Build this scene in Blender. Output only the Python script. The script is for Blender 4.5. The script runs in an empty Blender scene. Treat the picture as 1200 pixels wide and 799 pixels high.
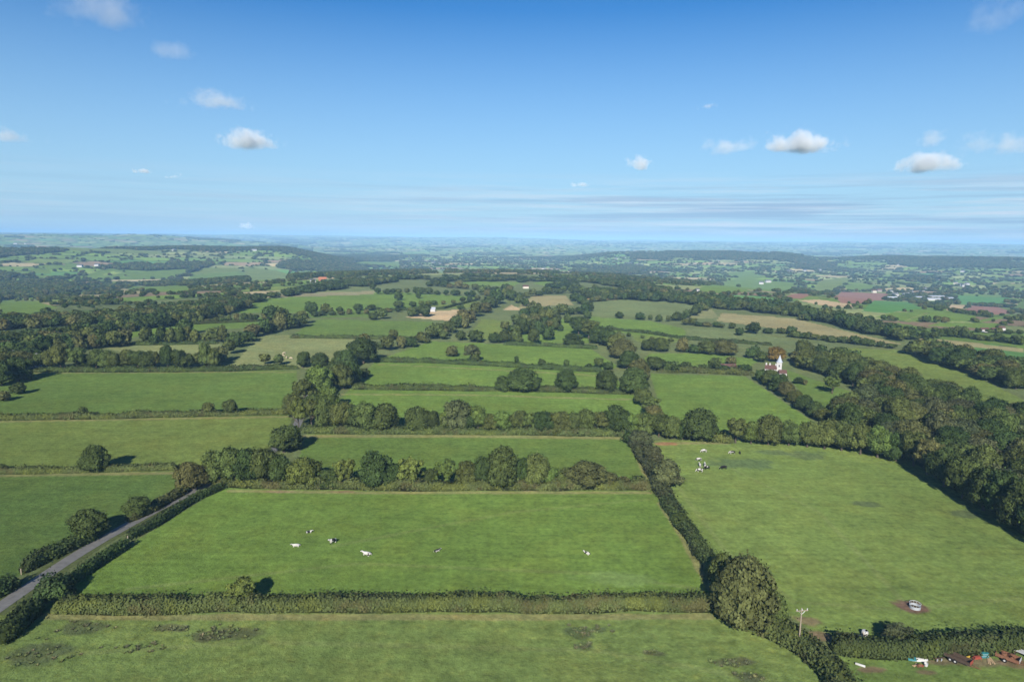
import bpy, math, random
import numpy as np
from mathutils import Vector, Matrix

SEED = 11
rng = np.random.default_rng(SEED)
random.seed(SEED)
scene = bpy.context.scene
COL = scene.collection
rad = math.radians

# ------------------------------------------------------------------ camera model
CAMZ = 78.0
F = 800.0                      # focal length in photo pixels (photo 1200 x 799)
PITCH, ROLL = rad(8.45), rad(0.716)
CAM = np.array([0.0, 0.0, CAMZ])
Rm = np.array((Matrix.Rotation(rad(90) - PITCH, 3, 'X') @ Matrix.Rotation(ROLL, 3, 'Z')))


def pix_dir(px, py):
    px = np.atleast_1d(np.asarray(px, float)); py = np.atleast_1d(np.asarray(py, float))
    d = np.stack([(px - 600) / F, (399.5 - py) / F, -np.ones_like(px)], 1)
    d = d @ Rm.T
    return d / np.linalg.norm(d, axis=1)[:, None]


def to_pix(P):
    q = (np.asarray(P, float) - CAM) @ Rm
    z = -q[..., 2]
    return 600 + F * q[..., 0] / z, 399.5 - F * q[..., 1] / z, z


def smooth(e0, e1, x):
    t = np.clip((x - e0) / (e1 - e0), 0, 1)
    return t * t * (3 - 2 * t)


# ------------------------------------------------------------------ numpy value noise
_perm = np.random.default_rng(5).random((256, 256))


def vnoise(x, y):
    xi = np.floor(x).astype(int); yi = np.floor(y).astype(int)
    fx = x - xi; fy = y - yi
    fx = fx * fx * (3 - 2 * fx); fy = fy * fy * (3 - 2 * fy)
    a = _perm[xi & 255, yi & 255]; b = _perm[(xi + 1) & 255, yi & 255]
    c = _perm[xi & 255, (yi + 1) & 255]; d = _perm[(xi + 1) & 255, (yi + 1) & 255]
    return (a * (1 - fx) + b * fx) * (1 - fy) + (c * (1 - fx) + d * fx) * fy


def fbm(x, y, o=4):
    s = 0; a = .5; n = 0
    for i in range(o):
        s = s + a * vnoise(x + 17.3 * i, y - 9.1 * i); n += a; a *= .5; x = x * 2.03; y = y * 2.03
    return s / n


def in_poly(x, y, poly):
    r = np.zeros(np.shape(x), bool)
    n = len(poly)
    for i in range(n):
        x0, y0 = poly[i]; x1, y1 = poly[(i + 1) % n]
        if y0 == y1:
            continue
        c = (y0 > y) != (y1 > y)
        r ^= c & (x < (x1 - x0) * (y - y0) / (y1 - y0) + x0)
    return r


def seg_dist(x, y, pts, closed=False):
    d = np.full(np.shape(x), 1e9)
    n = len(pts)
    for i in range(n if closed else n - 1):
        ax, ay = pts[i]; bx, by = pts[(i + 1) % n]
        vx, vy = bx - ax, by - ay
        L = vx * vx + vy * vy + 1e-9
        t = np.clip(((x - ax) * vx + (y - ay) * vy) / L, 0, 1)
        d = np.minimum(d, np.hypot(x - ax - t * vx, y - ay - t * vy))
    return d


# ------------------------------------------------------------------ terrain
def flat_hit(px, py, z=0.0):
    d = pix_dir(px, py)
    t = (z - CAMZ) / d[:, 2]
    return (CAM + d * t[:, None])[:, :2]


_edge = [(0, 440), (60, 412), (150, 388), (280, 362), (400, 340), (500, 325), (600, 321), (700, 333), (800, 349), (900, 368), (1000, 395), (1100, 428), (1200, 478)]
_e = flat_hit([p[0] for p in _edge], [p[1] for p in _edge])
PLATEAU = [tuple(p) for p in _e] + [(620, 120), (620, -2500), (-1100, -2500), (-1100, 200)]


def height(x, y):
    x = np.asarray(x, float); y = np.asarray(y, float)
    D = np.hypot(x, y)
    az = np.degrees(np.arctan2(x, np.maximum(y, 1e-6)))
    az = np.where(y < 0, np.sign(x) * 90.0, az)
    d = np.where(in_poly(x, y, PLATEAU), 0.0, seg_dist(x, y, PLATEAU, True))
    h = -62 * smooth(0, 1100, d)
    h = h + 1.2 * (fbm(x / 140 + 3, y / 140 + 7, 2) - .5) * smooth(30, 200, D)
    far = smooth(1000, 2500, D) * smooth(50, 700, d)
    h = h + far * 34 * (fbm(x / 900 + 40, y / 900 + 12, 3) - .5)
    # wooded hill on the left
    w = smooth(-75, -48, az) * (1 - smooth(-19, -11, az))
    h = h + w * 76 * np.exp(-((D - 3800) / 800.0) ** 2) * (0.85 + .3 * fbm(az / 6 + 3, az * 0, 2))
    # second hill behind it
    w = smooth(-80, -50, az) * (1 - smooth(-26, -14, az))
    h = h + w * 112 * np.exp(-((D - 8500) / 1600.0) ** 2) * (0.8 + .4 * fbm(az / 3 + 13, az * 0, 2))
    # middle valley ridges
    w = smooth(3, 10, az) * (1 - smooth(20, 27, az))
    h = h + w * 66 * np.exp(-((D - 4900) / 900.0) ** 2) * (0.9 + .2 * fbm(az / 4 + 23, az * 0, 2))
    w = smooth(22, 30, az) * (1 - smooth(60, 75, az))
    h = h + w * 52 * np.exp(-((D - 5200) / 700.0) ** 2) * (0.85 + .3 * fbm(az / 3 + 33, az * 0, 2))
    # far rolling hills up to the skyline
    h = h + smooth(6500, 19000, D) * (96 + 115 * fbm(az / 5.5 + 50, D / 4200 + 9, 3))
    h = h + smooth(4500, 8000, D) * 60 * (fbm(x / 2600 + 90, y / 2600 + 70, 3) - .5)
    return h


_T = np.concatenate([np.arange(60, 1500, 2.0), np.geomspace(1500, 26000, 900)])


def hit(px, py):
    """photo pixel -> world point on the terrain"""
    d = pix_dir(px, py)
    out = np.zeros((len(d), 3))
    for i, v in enumerate(d):
        P = CAM + v * _T[:, None]
        below = P[:, 2] < height(P[:, 0], P[:, 1])
        k = int(np.argmax(below)) if below.any() else len(_T) - 1
        a, b = _T[max(k - 1, 0)], _T[k]
        for _ in range(14):
            m = (a + b) / 2
            p = CAM + v * m
            if p[2] < height(p[0], p[1]):
                b = m
            else:
                a = m
        p = CAM + v * b
        out[i] = (p[0], p[1], float(height(p[0], p[1])))
    return out


def hits(pts):
    return hit([p[0] for p in pts], [p[1] for p in pts])


# ------------------------------------------------------------------ generic mesh helpers
def link(o, parent=None):
    COL.objects.link(o)
    if parent is not None:
        o.parent = parent
    return o


def mesh_from(name, V, Fc, mat=None, smooth_=False):
    me = bpy.data.meshes.new(name)
    if isinstance(V, np.ndarray) and isinstance(Fc, np.ndarray):
        k = Fc.shape[1]
        me.vertices.add(len(V)); me.vertices.foreach_set('co', V.astype(np.float32).ravel())
        me.loops.add(Fc.size); me.loops.foreach_set('vertex_index', Fc.astype(np.int32).ravel())
        me.polygons.add(len(Fc)); me.polygons.foreach_set('loop_start', np.arange(0, Fc.size, k, dtype=np.int32))
        me.update(calc_edges=True)
    else:
        me.from_pydata([tuple(v) for v in V], [], [tuple(f) for f in Fc]); me.update()
    if smooth_:
        me.polygons.foreach_set('use_smooth', np.ones(len(me.polygons), bool))
    if mat is not None:
        me.materials.append(mat)
    return me


def point_attr(me, name, arr, kind='FLOAT_COLOR', domain='POINT'):
    a = me.attributes.new(name, kind, domain)
    key = {'FLOAT_COLOR': 'color', 'FLOAT': 'value', 'INT': 'value', 'FLOAT_VECTOR': 'vector'}[kind]
    a.data.foreach_set(key, np.asarray(arr, np.int32 if kind == 'INT' else np.float32).ravel())


def tag(o, label=None, cat=None, group=None, kind=None):
    for k, v in (('label', label), ('category', cat), ('group', group), ('kind', kind)):
        if v:
            o[k] = v
    return o


def thing(name, label, cat, loc, rz=0.0, scale=(1, 1, 1), group=None):
    o = bpy.data.objects.new(name, None)
    o.empty_display_size = .5
    COL.objects.link(o)
    o.location = loc; o.rotation_euler = (0, 0, rz); o.scale = scale
    return tag(o, label, cat, group)


class MB:
    """collects boxes, tubes, prisms into one mesh"""
    def __init__(s):
        s.v = []; s.f = []

    def add(s, V, Fc):
        o = len(s.v)
        s.v += [tuple(map(float, p)) for p in V]; s.f += [tuple(i + o for i in q) for q in Fc]
        return s

    def box(s, c, d, rz=0.0, taper=1.0):
        cx, cy, cz = c; x, y, z = d[0] / 2, d[1] / 2, d[2] / 2
        V = []
        for sz in (-1, 1):
            k = taper if sz > 0 else 1
            for sx, sy in ((-1, -1), (1, -1), (1, 1), (-1, 1)):
                a, b = sx * x * k, sy * y * k
                V.append((cx + a * math.cos(rz) - b * math.sin(rz), cy + a * math.sin(rz) + b * math.cos(rz), cz + sz * z))
        return s.add(V, [(0, 3, 2, 1), (4, 5, 6, 7), (0, 1, 5, 4), (1, 2, 6, 5), (2, 3, 7, 6), (3, 0, 4, 7)])

    def tube(s, pts, r, n=8, cap=True):
        pts = [Vector(p) for p in pts]
        rs = r if isinstance(r, (list, tuple)) else [r] * len(pts)
        V = []; Fc = []
        for i, p in enumerate(pts):
            t = (pts[min(i + 1, len(pts) - 1)] - pts[max(i - 1, 0)]).normalized()
            u = t.orthogonal().normalized() if i == 0 else (u - t * u.dot(t)).normalized()
            w = t.cross(u)
            for k in range(n):
                a = 2 * math.pi * k / n
                V.append(p + (u * math.cos(a) + w * math.sin(a)) * rs[i])
        for i in range(len(pts) - 1):
            for k in range(n):
                Fc.append((i * n + k, i * n + (k + 1) % n, (i + 1) * n + (k + 1) % n, (i + 1) * n + k))
        if cap:
            Fc.append(tuple(reversed(range(n)))); Fc.append(tuple((len(pts) - 1) * n + k for k in range(n)))
        return s.add(V, Fc)

    def lathe(s, prof, n=20, c=(0, 0, 0)):
        V = []; Fc = []
        for r, z in prof:
            for k in range(n):
                a = 2 * math.pi * k / n
                V.append((c[0] + r * math.cos(a), c[1] + r * math.sin(a), c[2] + z))
        for i in range(len(prof) - 1):
            for k in range(n):
                Fc.append((i * n + k, i * n + (k + 1) % n, (i + 1) * n + (k + 1) % n, (i + 1) * n + k))
        return s.add(V, Fc)

    def gable(s, c, d, h, rz=0.0, over=0.3):
        """solid gabled roof, ridge along local x, eaves at c.z"""
        x, y = d[0] / 2 + over, d[1] / 2 + over
        P = [(-x, -y, 0), (x, -y, 0), (x, y, 0), (-x, y, 0), (-x, 0, h), (x, 0, h)]
        V = [(c[0] + a * math.cos(rz) - b * math.sin(rz), c[1] + a * math.sin(rz) + b * math.cos(rz), c[2] + z) for a, b, z in P]
        return s.add(V, [(0, 3, 2, 1), (0, 1, 5, 4), (2, 3, 4, 5), (0, 4, 3), (1, 2, 5)])

    def build(s, name, mat, parent=None, sm=False):
        me = mesh_from(name, s.v, s.f, mat, sm)
        return link(bpy.data.objects.new(name, me), parent)


# ------------------------------------------------------------------ materials
def new_mat(name):
    m = bpy.data.materials.new(name); m.use_nodes = True
    nt = m.node_tree
    b = nt.nodes['Principled BSDF']
    b.inputs['Roughness'].default_value = .85
    b.inputs['Specular IOR Level'].default_value = .15
    return m, nt, b


def N(nt, t, **kw):
    n = nt.nodes.new(t)
    for k, v in kw.items():
        setattr(n, k, v)
    return n


def noise_node(nt, scale, detail=3, rough=.6, coord='Object', vec=None):
    n = N(nt, 'ShaderNodeTexNoise')
    n.inputs['Scale'].default_value = scale; n.inputs['Detail'].default_value = detail; n.inputs['Roughness'].default_value = rough
    if vec is None:
        tc = N(nt, 'ShaderNodeTexCoord'); vec = tc.outputs[coord]
    nt.links.new(vec, n.inputs['Vector'])
    return n.outputs['Fac']


def mrange(nt, fac, a, b, c, d):
    n = N(nt, 'ShaderNodeMapRange')
    nt.links.new(fac, n.inputs[0])
    for i, v in enumerate((a, b, c, d)):
        n.inputs[i + 1].default_value = v
    return n.outputs[0]


def math_node(nt, op, a, b):
    n = N(nt, 'ShaderNodeMath', operation=op)
    for i, v in enumerate((a, b)):
        if isinstance(v, (int, float)):
            n.inputs[i].default_value = v
        else:
            nt.links.new(v, n.inputs[i])
    return n.outputs[0]


def mixcol(nt, fac, a, b, blend='MIX'):
    n = N(nt, 'ShaderNodeMix', data_type='RGBA', blend_type=blend)
    for sock, v in ((n.inputs['Factor'], fac), (n.inputs['A'], a), (n.inputs['B'], b)):
        if isinstance(v, (int, float)):
            sock.default_value = v
        elif isinstance(v, tuple):
            sock.default_value = (*v, 1)
        else:
            nt.links.new(v, sock)
    return n.outputs['Result']


def scale_col(nt, col, fac):
    n = N(nt, 'ShaderNodeVectorMath', operation='SCALE')
    nt.links.new(col, n.inputs[0]); nt.links.new(fac, n.inputs['Scale'])
    return n.outputs[0]


def ground_material():
    m, nt, b = new_mat('meadow grass')
    at = N(nt, 'ShaderNodeAttribute', attribute_name='albedo')
    rf = N(nt, 'ShaderNodeAttribute', attribute_name='rough')     # rough pasture amount
    tc = N(nt, 'ShaderNodeTexCoord').outputs['Object']
    n1 = noise_node(nt, .018, 3, .6, vec=tc)
    n2 = noise_node(nt, .16, 4, .65, vec=tc)
    n3 = noise_node(nt, .62, 5, .72, vec=tc)
    # streaks left by mowing and grazing run along the fields
    mp = N(nt, 'ShaderNodeMapping'); mp.inputs['Scale'].default_value = (.035, .5, .1); mp.inputs['Rotation'].default_value = (0, 0, .03)
    nt.links.new(tc, mp.inputs['Vector'])
    n4 = noise_node(nt, 1.0, 3, .6, vec=mp.outputs[0])
    f = math_node(nt, 'MULTIPLY', mrange(nt, n1, .3, .7, .86, 1.14), mrange(nt, n2, .28, .72, .80, 1.20))
    f = math_node(nt, 'MULTIPLY', f, mrange(nt, n3, .28, .72, .68, 1.40))
    f = math_node(nt, 'MULTIPLY', f, mrange(nt, n4, .3, .7, .9, 1.1))
    col = scale_col(nt, at.outputs['Color'], f)
    # yellower, drier patches
    n5 = noise_node(nt, .05, 4, .7, vec=tc)
    dry = mixcol(nt, 1.0, col, (1.32, 1.05, .95), 'MULTIPLY')
    col = mixcol(nt, mrange(nt, n5, .45, .72, 0, .5), col, dry)
    # coarse tussocks on the rough pasture
    n6 = noise_node(nt, .22, 6, .75, vec=tc)
    tus = mixcol(nt, 1.0, col, (.70, .72, .72), 'MULTIPLY')
    fac = math_node(nt, 'MULTIPLY', mrange(nt, n6, .5, .68, 0, 1), rf.outputs['Fac'])
    col = mixcol(nt, fac, col, tus)
    n7 = noise_node(nt, .33, 5, .7, vec=tc)
    pale = mixcol(nt, 1.0, col, (1.28, 1.12, 1.05), 'MULTIPLY')
    fac = math_node(nt, 'MULTIPLY', mrange(nt, n7, .52, .7, 0, .8), rf.outputs['Fac'])
    col = mixcol(nt, fac, col, pale)
    nt.links.new(col, b.inputs['Base Color'])
    b.inputs['Diffuse Roughness'].default_value = 1.0
    b.inputs['Roughness'].default_value = 1.0
    b.inputs['Specular IOR Level'].default_value = .05
    bp = N(nt, 'ShaderNodeBump'); bp.inputs['Strength'].default_value = .9; bp.inputs['Distance'].default_value = .5
    nb = noise_node(nt, 1.1, 4, .7, vec=tc)
    nt.links.new(nb, bp.inputs['Height']); nt.links.new(bp.outputs[0], b.inputs['Normal'])
    return m


def leaf_material(name, col, var=.18, patch=False):
    m, nt, b = new_mat(name)
    at = N(nt, 'ShaderNodeAttribute', attribute_name='tint')
    oi = N(nt, 'ShaderNodeObjectInfo')
    f = math_node(nt, 'MULTIPLY', at.outputs['Fac'], mrange(nt, oi.outputs['Random'], 0, 1, 1 - var, 1 + var))
    rgb = N(nt, 'ShaderNodeRGB'); rgb.outputs[0].default_value = (*col, 1)
    hue = N(nt, 'ShaderNodeHueSaturation')
    nt.links.new(rgb.outputs[0], hue.inputs['Color'])
    nt.links.new(mrange(nt, math_node(nt, 'FRACT', math_node(nt, 'MULTIPLY', oi.outputs['Random'], 7.31), 0), 0, 1, .475, .515), hue.inputs['Hue'])
    c = scale_col(nt, hue.outputs[0], f)
    if patch:      # different shrubs along a hedge
        n1 = noise_node(nt, .16, 3, .65)
        c = mixcol(nt, mrange(nt, n1, .50, .62, 0, .8), c, mixcol(nt, 1.0, c, (1.35, 1.25, .9), 'MULTIPLY'))
        c = mixcol(nt, mrange(nt, n1, .47, .36, 0, .8), c, mixcol(nt, 1.0, c, (1.12, .84, 1.0), 'MULTIPLY'))
    nt.links.new(c, b.inputs['Base Color'])
    b.inputs['Roughness'].default_value = .75
    b.inputs['Specular IOR Level'].default_value = .12
    tr = N(nt, 'ShaderNodeBsdfTranslucent')
    nt.links.new(c, tr.inputs['Color'])
    mx = N(nt, 'ShaderNodeMixShader'); mx.inputs[0].default_value = .18
    nt.links.new(b.outputs[0], mx.inputs[1]); nt.links.new(tr.outputs[0], mx.inputs[2])
    nt.links.new(mx.outputs[0], nt.nodes['Material Output'].inputs['Surface'])
    return m


def plain(name, col, rough=.8, spec=.2, metal=0, var=.25, scale=2.0):
    m, nt, b = new_mat(name)
    rgb = N(nt, 'ShaderNodeRGB'); rgb.outputs[0].default_value = (*col, 1)
    nf = noise_node(nt, scale, 4, .65)
    nt.links.new(scale_col(nt, rgb.outputs[0], mrange(nt, nf, .25, .75, 1 - var, 1 + var)), b.inputs['Base Color'])
    b.inputs['Roughness'].default_value = rough; b.inputs['Specular IOR Level'].default_value = spec; b.inputs['Metallic'].default_value = metal
    return m


LEAF = {
    'D': leaf_material('leaf very dark green', (0.045, 0.074, 0.021)),
    'd': leaf_material('leaf dark green', (0.060, 0.092, 0.026)),
    'm': leaf_material('leaf olive green', (0.093, 0.121, 0.034)),
    'y': leaf_material('leaf yellow green', (0.120, 0.169, 0.040)),
    'o': leaf_material('leaf brownish green', (0.113, 0.119, 0.041)),
    'r': leaf_material('leaf russet', (0.170, 0.113, 0.033)),
    'b': leaf_material('leaf thin grey green', (0.107, 0.127, 0.051)),
    'h': leaf_material('hedge leaf', (0.085, 0.118, 0.039), patch=True),
    'H': leaf_material('hedge leaf dark', (0.060, 0.094, 0.031), patch=True),
    'p': leaf_material('hedge leaf purple grey', (0.085, 0.105, 0.045), patch=True),
}
WORD = {'D': 'very dark green', 'd': 'dark green', 'm': 'olive green', 'y': 'yellow green', 'o': 'brownish green', 'r': 'russet', 'b': 'thin grey green',
        'h': 'olive green', 'H': 'dark green', 'p': 'purplish grey'}
M_GROUND = ground_material()
M_BARK = plain('bark', (.10, .085, .065), .95, .05, scale=6)

# ------------------------------------------------------------------ land use, traced as field outlines on the terrain
G_BRIGHT = (.080, .129, .027); G_MID = (.071, .113, .026); G_DARK = (.062, .102, .026); G_YEL = (.092, .126, .031)
G_PALE = (.128, .150, .062); G_ROUGH = (.104, .148, .042); TAN = (.168, .156, .078); SOIL = (.155, .088, .066); STUB = (.27, .215, .13); OLIVE = (.092, .118, .048)
# near fields become meadow objects of their own: (label, outline in photo pixels, albedo, roughness)
NEAR = [
    ('rough tussocky pasture in front of the long straight hedge', [(-260, 760), (8, 716), (835, 712), (905, 735), (960, 775), (1010, 830), (1040, 1000), (-500, 1000)], G_ROUGH, 1.0),
    ('smooth green meadow with resting cows behind the long hedge', [(30, 712), (100, 670), (268, 566), (760, 572), (782, 590), (838, 688), (835, 712)], G_BRIGHT, .12),
    ('narrow green meadow strip between two tall tree rows', [(340, 570), (360, 506), (735, 510), (770, 560), (762, 572)], G_MID, .15),
    ('thin green strip of meadow behind the second tree row', [(360, 506), (410, 456), (745, 461), (760, 480), (735, 510)], G_BRIGHT, .1),
    ('green meadow strip behind the hedge with three round trees', [(410, 456), (440, 423), (705, 434), (745, 461)], G_BRIGHT, .1),
    ('green meadow with small hedge trees along its near edge', [(440, 423), (505, 400), (690, 407), (725, 430), (705, 434)], G_BRIGHT, .1),
    ('dark green meadow beside the tarmac lane', [(-260, 560), (205, 552), (230, 570), (110, 632), (-30, 700), (-260, 760)], G_DARK, .2),  # green lowered; the dimmer light on the left is put into it
    ('yellowish green meadow with one lone round tree', [(-260, 496), (340, 487), (345, 512), (262, 560), (205, 552), (-260, 560)], G_YEL, .25),
    ('dark green meadow in front of the bushy tree row', [(-160, 436), (348, 434), (345, 480), (340, 487), (-260, 496)], G_MID, .05),
    ('big grazing meadow with standing cows beside the wood', [(760, 516), (850, 514), (962, 522), (1065, 538), (1110, 570), (1200, 618), (1330, 700), (1330, 752), (975, 752), (930, 725), (838, 660), (790, 580)], (.096, .138, .036), .25),
    ('yard grass with farm scrap beside the brambles', [(990, 800), (975, 752), (1330, 752), (1360, 1000), (1040, 1000)], (.086, .130, .034), .3),
    ('bright green meadow below the white house', [(762, 438), (872, 441), (905, 462), (958, 497), (850, 514), (780, 500)], G_BRIGHT, .1),
    ('small sloping meadow beside the white house', [(918, 432), (935, 438), (1030, 470), (985, 487), (945, 470)], G_MID, .1),
    ('pale green hillside meadow above the wood', [(985, 407), (1065, 411), (1130, 435), (1195, 466), (1240, 492), (1170, 492), (1085, 468), (985, 428)], G_YEL, .3),
]
# farther fields stay part of the ground sheet
FAR_FIELDS = [
    ([(1050, 378), (1100, 386), (1210, 390), (1210, 409), (1110, 398), (1064, 396)], G_MID),
    ([(270, 432), (292, 405), (305, 393), (425, 393), (415, 410), (400, 432)], G_PALE),
    ([(338, 396), (372, 374), (508, 377), (490, 394)], G_MID),
    ([(110, 405), (258, 402), (262, 412), (255, 418), (150, 414)], G_PALE),
    ([(45, 402), (105, 381), (200, 374), (330, 371), (310, 382), (190, 392), (90, 402)], G_BRIGHT),
    ([(270, 367), (300, 350), (440, 341), (565, 348), (520, 356), (430, 367)], G_BRIGHT),
    ([(295, 350), (310, 345), (440, 341), (438, 345)], (.15, .145, .08)),
    ([(345, 337), (400, 330), (420, 336), (440, 341), (310, 345)], OLIVE),
    ([(340, 372), (360, 366), (470, 362), (440, 372)], G_MID),
    ([(475, 372), (495, 365), (540, 363), (528, 376)], STUB),
    ([(500, 358), (560, 352), (563, 358), (540, 362)], G_YEL),
    ([(545, 398), (565, 374), (600, 376), (590, 398)], G_YEL),
    ([(520, 333), (560, 329), (610, 331), (600, 336)], G_BRIGHT),
    ([(600, 402), (620, 375), (680, 372), (700, 380), (690, 402)], G_BRIGHT),
    ([(605, 362), (625, 346), (662, 346), (672, 357), (640, 359)], TAN),
    ([(676, 350), (690, 344), (720, 344), (722, 352)], (.24, .18, .085)),
    ([(600, 357), (590, 363), (612, 364)], STUB),
    ([(625, 332), (640, 328), (675, 334), (650, 338)], G_BRIGHT),
    ([(688, 370), (690, 355), (740, 351), (800, 354), (834, 362), (800, 374)], OLIVE),
    ([(800, 375), (810, 362), (834, 362), (842, 372)], (.12, .13, .06)),
    ([(686, 382), (690, 371), (760, 376), (808, 386), (800, 396), (740, 392)], G_BRIGHT),
    ([(740, 392), (800, 396), (790, 402), (745, 400)], G_YEL),
    ([(808, 394), (800, 384), (840, 387), (925, 397), (905, 404)], OLIVE),
    ([(745, 428), (762, 414), (830, 414), (890, 421), (880, 430), (800, 431)], G_BRIGHT),
    ([(840, 376), (846, 367), (930, 373), (1000, 390), (1060, 404), (985, 397), (900, 384)], TAN),
    ([(1070, 395), (1110, 398), (1200, 409), (1200, 413), (1090, 402)], TAN),
    ([(1145, 420), (1160, 422), (1190, 432), (1185, 438)], G_YEL),
    ([(0, 368), (0, 349), (35, 353), (68, 361), (30, 368)], G_BRIGHT),
    ([(84, 350), (95, 344), (124, 347), (118, 351)], TAN),
    ([(145, 343), (140, 336), (165, 341), (168, 345)], TAN),
    ([(145, 334), (222, 335), (222, 343), (180, 342)], G_BRIGHT),
    ([(30, 320), (40, 315), (60, 315), (60, 321)], G_BRIGHT), ([(70, 313), (80, 308), (92, 309), (92, 314)], G_BRIGHT),
    ([(100, 322), (130, 314), (138, 316), (112, 325)], G_BRIGHT), ([(118, 326), (148, 318), (158, 319), (130, 328)], G_BRIGHT),
    ([(138, 328), (165, 318), (225, 315), (205, 326)], G_BRIGHT), ([(170, 312), (185, 307), (198, 308), (195, 312)], G_YEL),
    ([(215, 330), (225, 322), (288, 319), (290, 329), (250, 332)], G_BRIGHT), ([(225, 322), (235, 314), (275, 314), (285, 318)], G_YEL),
    ([(286, 319), (284, 313), (325, 317), (350, 325), (335, 330), (292, 331)], G_YEL),
    ([(0, 288), (150, 293), (200, 297), (190, 298), (90, 294), (0, 293)], G_YEL),
    ([(410, 310), (425, 306), (470, 307), (468, 313)], G_BRIGHT), ([(478, 318), (490, 316), (530, 318), (520, 321)], G_YEL),
    ([(845, 332), (870, 325), (930, 333), (925, 343), (880, 340)], G_BRIGHT), ([(815, 340), (850, 334), (880, 341), (850, 345)], G_BRIGHT),
    ([(850, 320), (880, 318), (900, 325), (870, 328)], G_BRIGHT), ([(940, 342), (965, 328), (990, 325), (1000, 328), (985, 337), (960, 344)], G_YEL),
    ([(985, 342), (1000, 333), (1030, 334), (1020, 341)], G_BRIGHT),
    ([(915, 350), (935, 344), (955, 345), (940, 350)], SOIL), ([(935, 352), (960, 351), (1000, 357), (998, 361), (965, 358)], STUB),
    ([(975, 347), (985, 342), (1040, 344), (1035, 352), (1012, 356), (985, 355)], SOIL),
    ([(1010, 365), (1025, 352), (1065, 354), (1080, 362), (1040, 367)], (.055, .132, .036)),
    ([(1025, 372), (1045, 366), (1090, 366), (1060, 376)], G_BRIGHT), ([(1060, 377), (1092, 366), (1145, 370), (1140, 377)], G_BRIGHT),
    ([(1088, 382), (1100, 378), (1172, 379), (1170, 386)], G_BRIGHT),
    ([(1110, 364), (1112, 357), (1135, 358), (1120, 363)], STUB), ([(1120, 365), (1138, 358), (1170, 360), (1192, 366), (1165, 369)], SOIL),
    ([(1120, 356), (1122, 346), (1182, 349), (1178, 359)], (.060, .145, .042)), ([(1160, 335), (1180, 330), (1190, 331), (1172, 338)], G_YEL),
    ([(1185, 362), (1200, 350), (1200, 364)], G_MID), ([(1145, 376), (1200, 367), (1200, 372), (1150, 378)], G_BRIGHT),
]
_np = [hits(p) for _, p, _, _ in NEAR]
NEAR_W = [[(q[0], q[1]) for q in w] for w in _np]
FAR_W = [([(q[0], q[1]) for q in hits(p)], c) for p, c in FAR_FIELDS]

# cells of the farther country: a warped grid of fields
CELL = np.array([165.0, 118.0])
_ra = rad(14)


def cells(x, y):
    """cell id and distance to the nearest field boundary"""
    wx = x + 90 * (fbm(x / 700, y / 700 + 3, 2) - .5); wy = y + 90 * (fbm(x / 700 + 31, y / 700, 2) - .5)
    u = (wx * math.cos(_ra) + wy * math.sin(_ra)) / CELL[0]; v = (-wx * math.sin(_ra) + wy * math.cos(_ra)) / CELL[1]
    iu = np.floor(u).astype(int); iv = np.floor(v).astype(int)
    d1 = np.full(u.shape, 1e9); d2 = np.full(u.shape, 1e9); cid = np.zeros(u.shape, int)
    for a in (-1, 0, 1):
        for b in (-1, 0, 1):
            cu, cv = iu + a, iv + b
            hsh = (cu * 374761393 + cv * 668265263) & 0x7fffffff
            hsh = ((hsh ^ (hsh >> 13)) * 1274126177) & 0x7fffffff
            jx = .15 + .7 * (hsh & 1023) / 1023; jy = .15 + .7 * ((hsh >> 10) & 1023) / 1023
            d = np.maximum(abs(u - cu - jx), abs(v - cv - jy)) * .6 + np.hypot(u - cu - jx, v - cv - jy) * .4
            c1 = d < d1
            d2 = np.where(c1, d1, np.minimum(d2, d)); cid = np.where(c1, hsh, cid); d1 = np.where(c1, d, d1)
    return cid, (d2 - d1) * 70.0


def wooded(x, y):
    D = np.hypot(x, y)
    az = np.degrees(np.arctan2(x, y))
    n = fbm(x / 420 + 61, y / 420 + 17, 3)
    t = .60 + 0 * D
    # the left valley and the crests are thickly wooded
    t = t + .02 * (D < 3300) + .05 * (1 - smooth(1700, 2300, D)) * (1 - .9 * (1 - smooth(-16, -8, az)))
    t = t - .10 * smooth(2300, 2900, D) * (smooth(-50, -36, az) * (1 - smooth(-14, -4, az)) * (1 - smooth(4800, 5600, D)))
    t = t - .16 * smooth(3500, 3900, D) * (1 - smooth(4600, 5000, D)) * (1 - smooth(-16, -8, az))
    t = t - .20 * smooth(4300, 4600, D) * (1 - smooth(5600, 6000, D)) * smooth(3, 8, az)
    t = t + .11 * smooth(5600, 7500, D)
    t = t + .09 * smooth(2200, 2800, D) * smooth(-12, -8, az) * (1 - smooth(3, 7, az)) + .03 * smooth(2200, 2800, D) * smooth(3, 8, az)
    return n > t


PALETTE = np.array([G_BRIGHT, G_BRIGHT, G_MID, G_YEL, G_PALE, OLIVE, G_DARK, G_MID, (.20, .175, .10), G_BRIGHT, (.062, .135, .04), G_YEL, G_PALE, OLIVE, G_DARK, (.15, .115, .075)])
SCRUB = np.array((.045, .068, .026))


def land_colour(x, y):
    """albedo of the farther country before the traced fields"""
    D = np.hypot(x, y)
    cid, e = cells(x, y)
    c = PALETTE[(cid >> 3) % len(PALETTE)] * (1.0 + .45 * smooth(1400, 3000, D)[..., None]) * (.8 + .4 * ((cid >> 9) & 255) / 255)[..., None]  # fields lightened with distance; brightness lost to haze is put into the colour
    edge = e < np.minimum(3.0 + D / 900, 8.5)
    c = np.where(edge[..., None], SCRUB, c)
    c = np.where(wooded(x, y)[..., None], SCRUB * .9, c)
    return c, e


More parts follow.
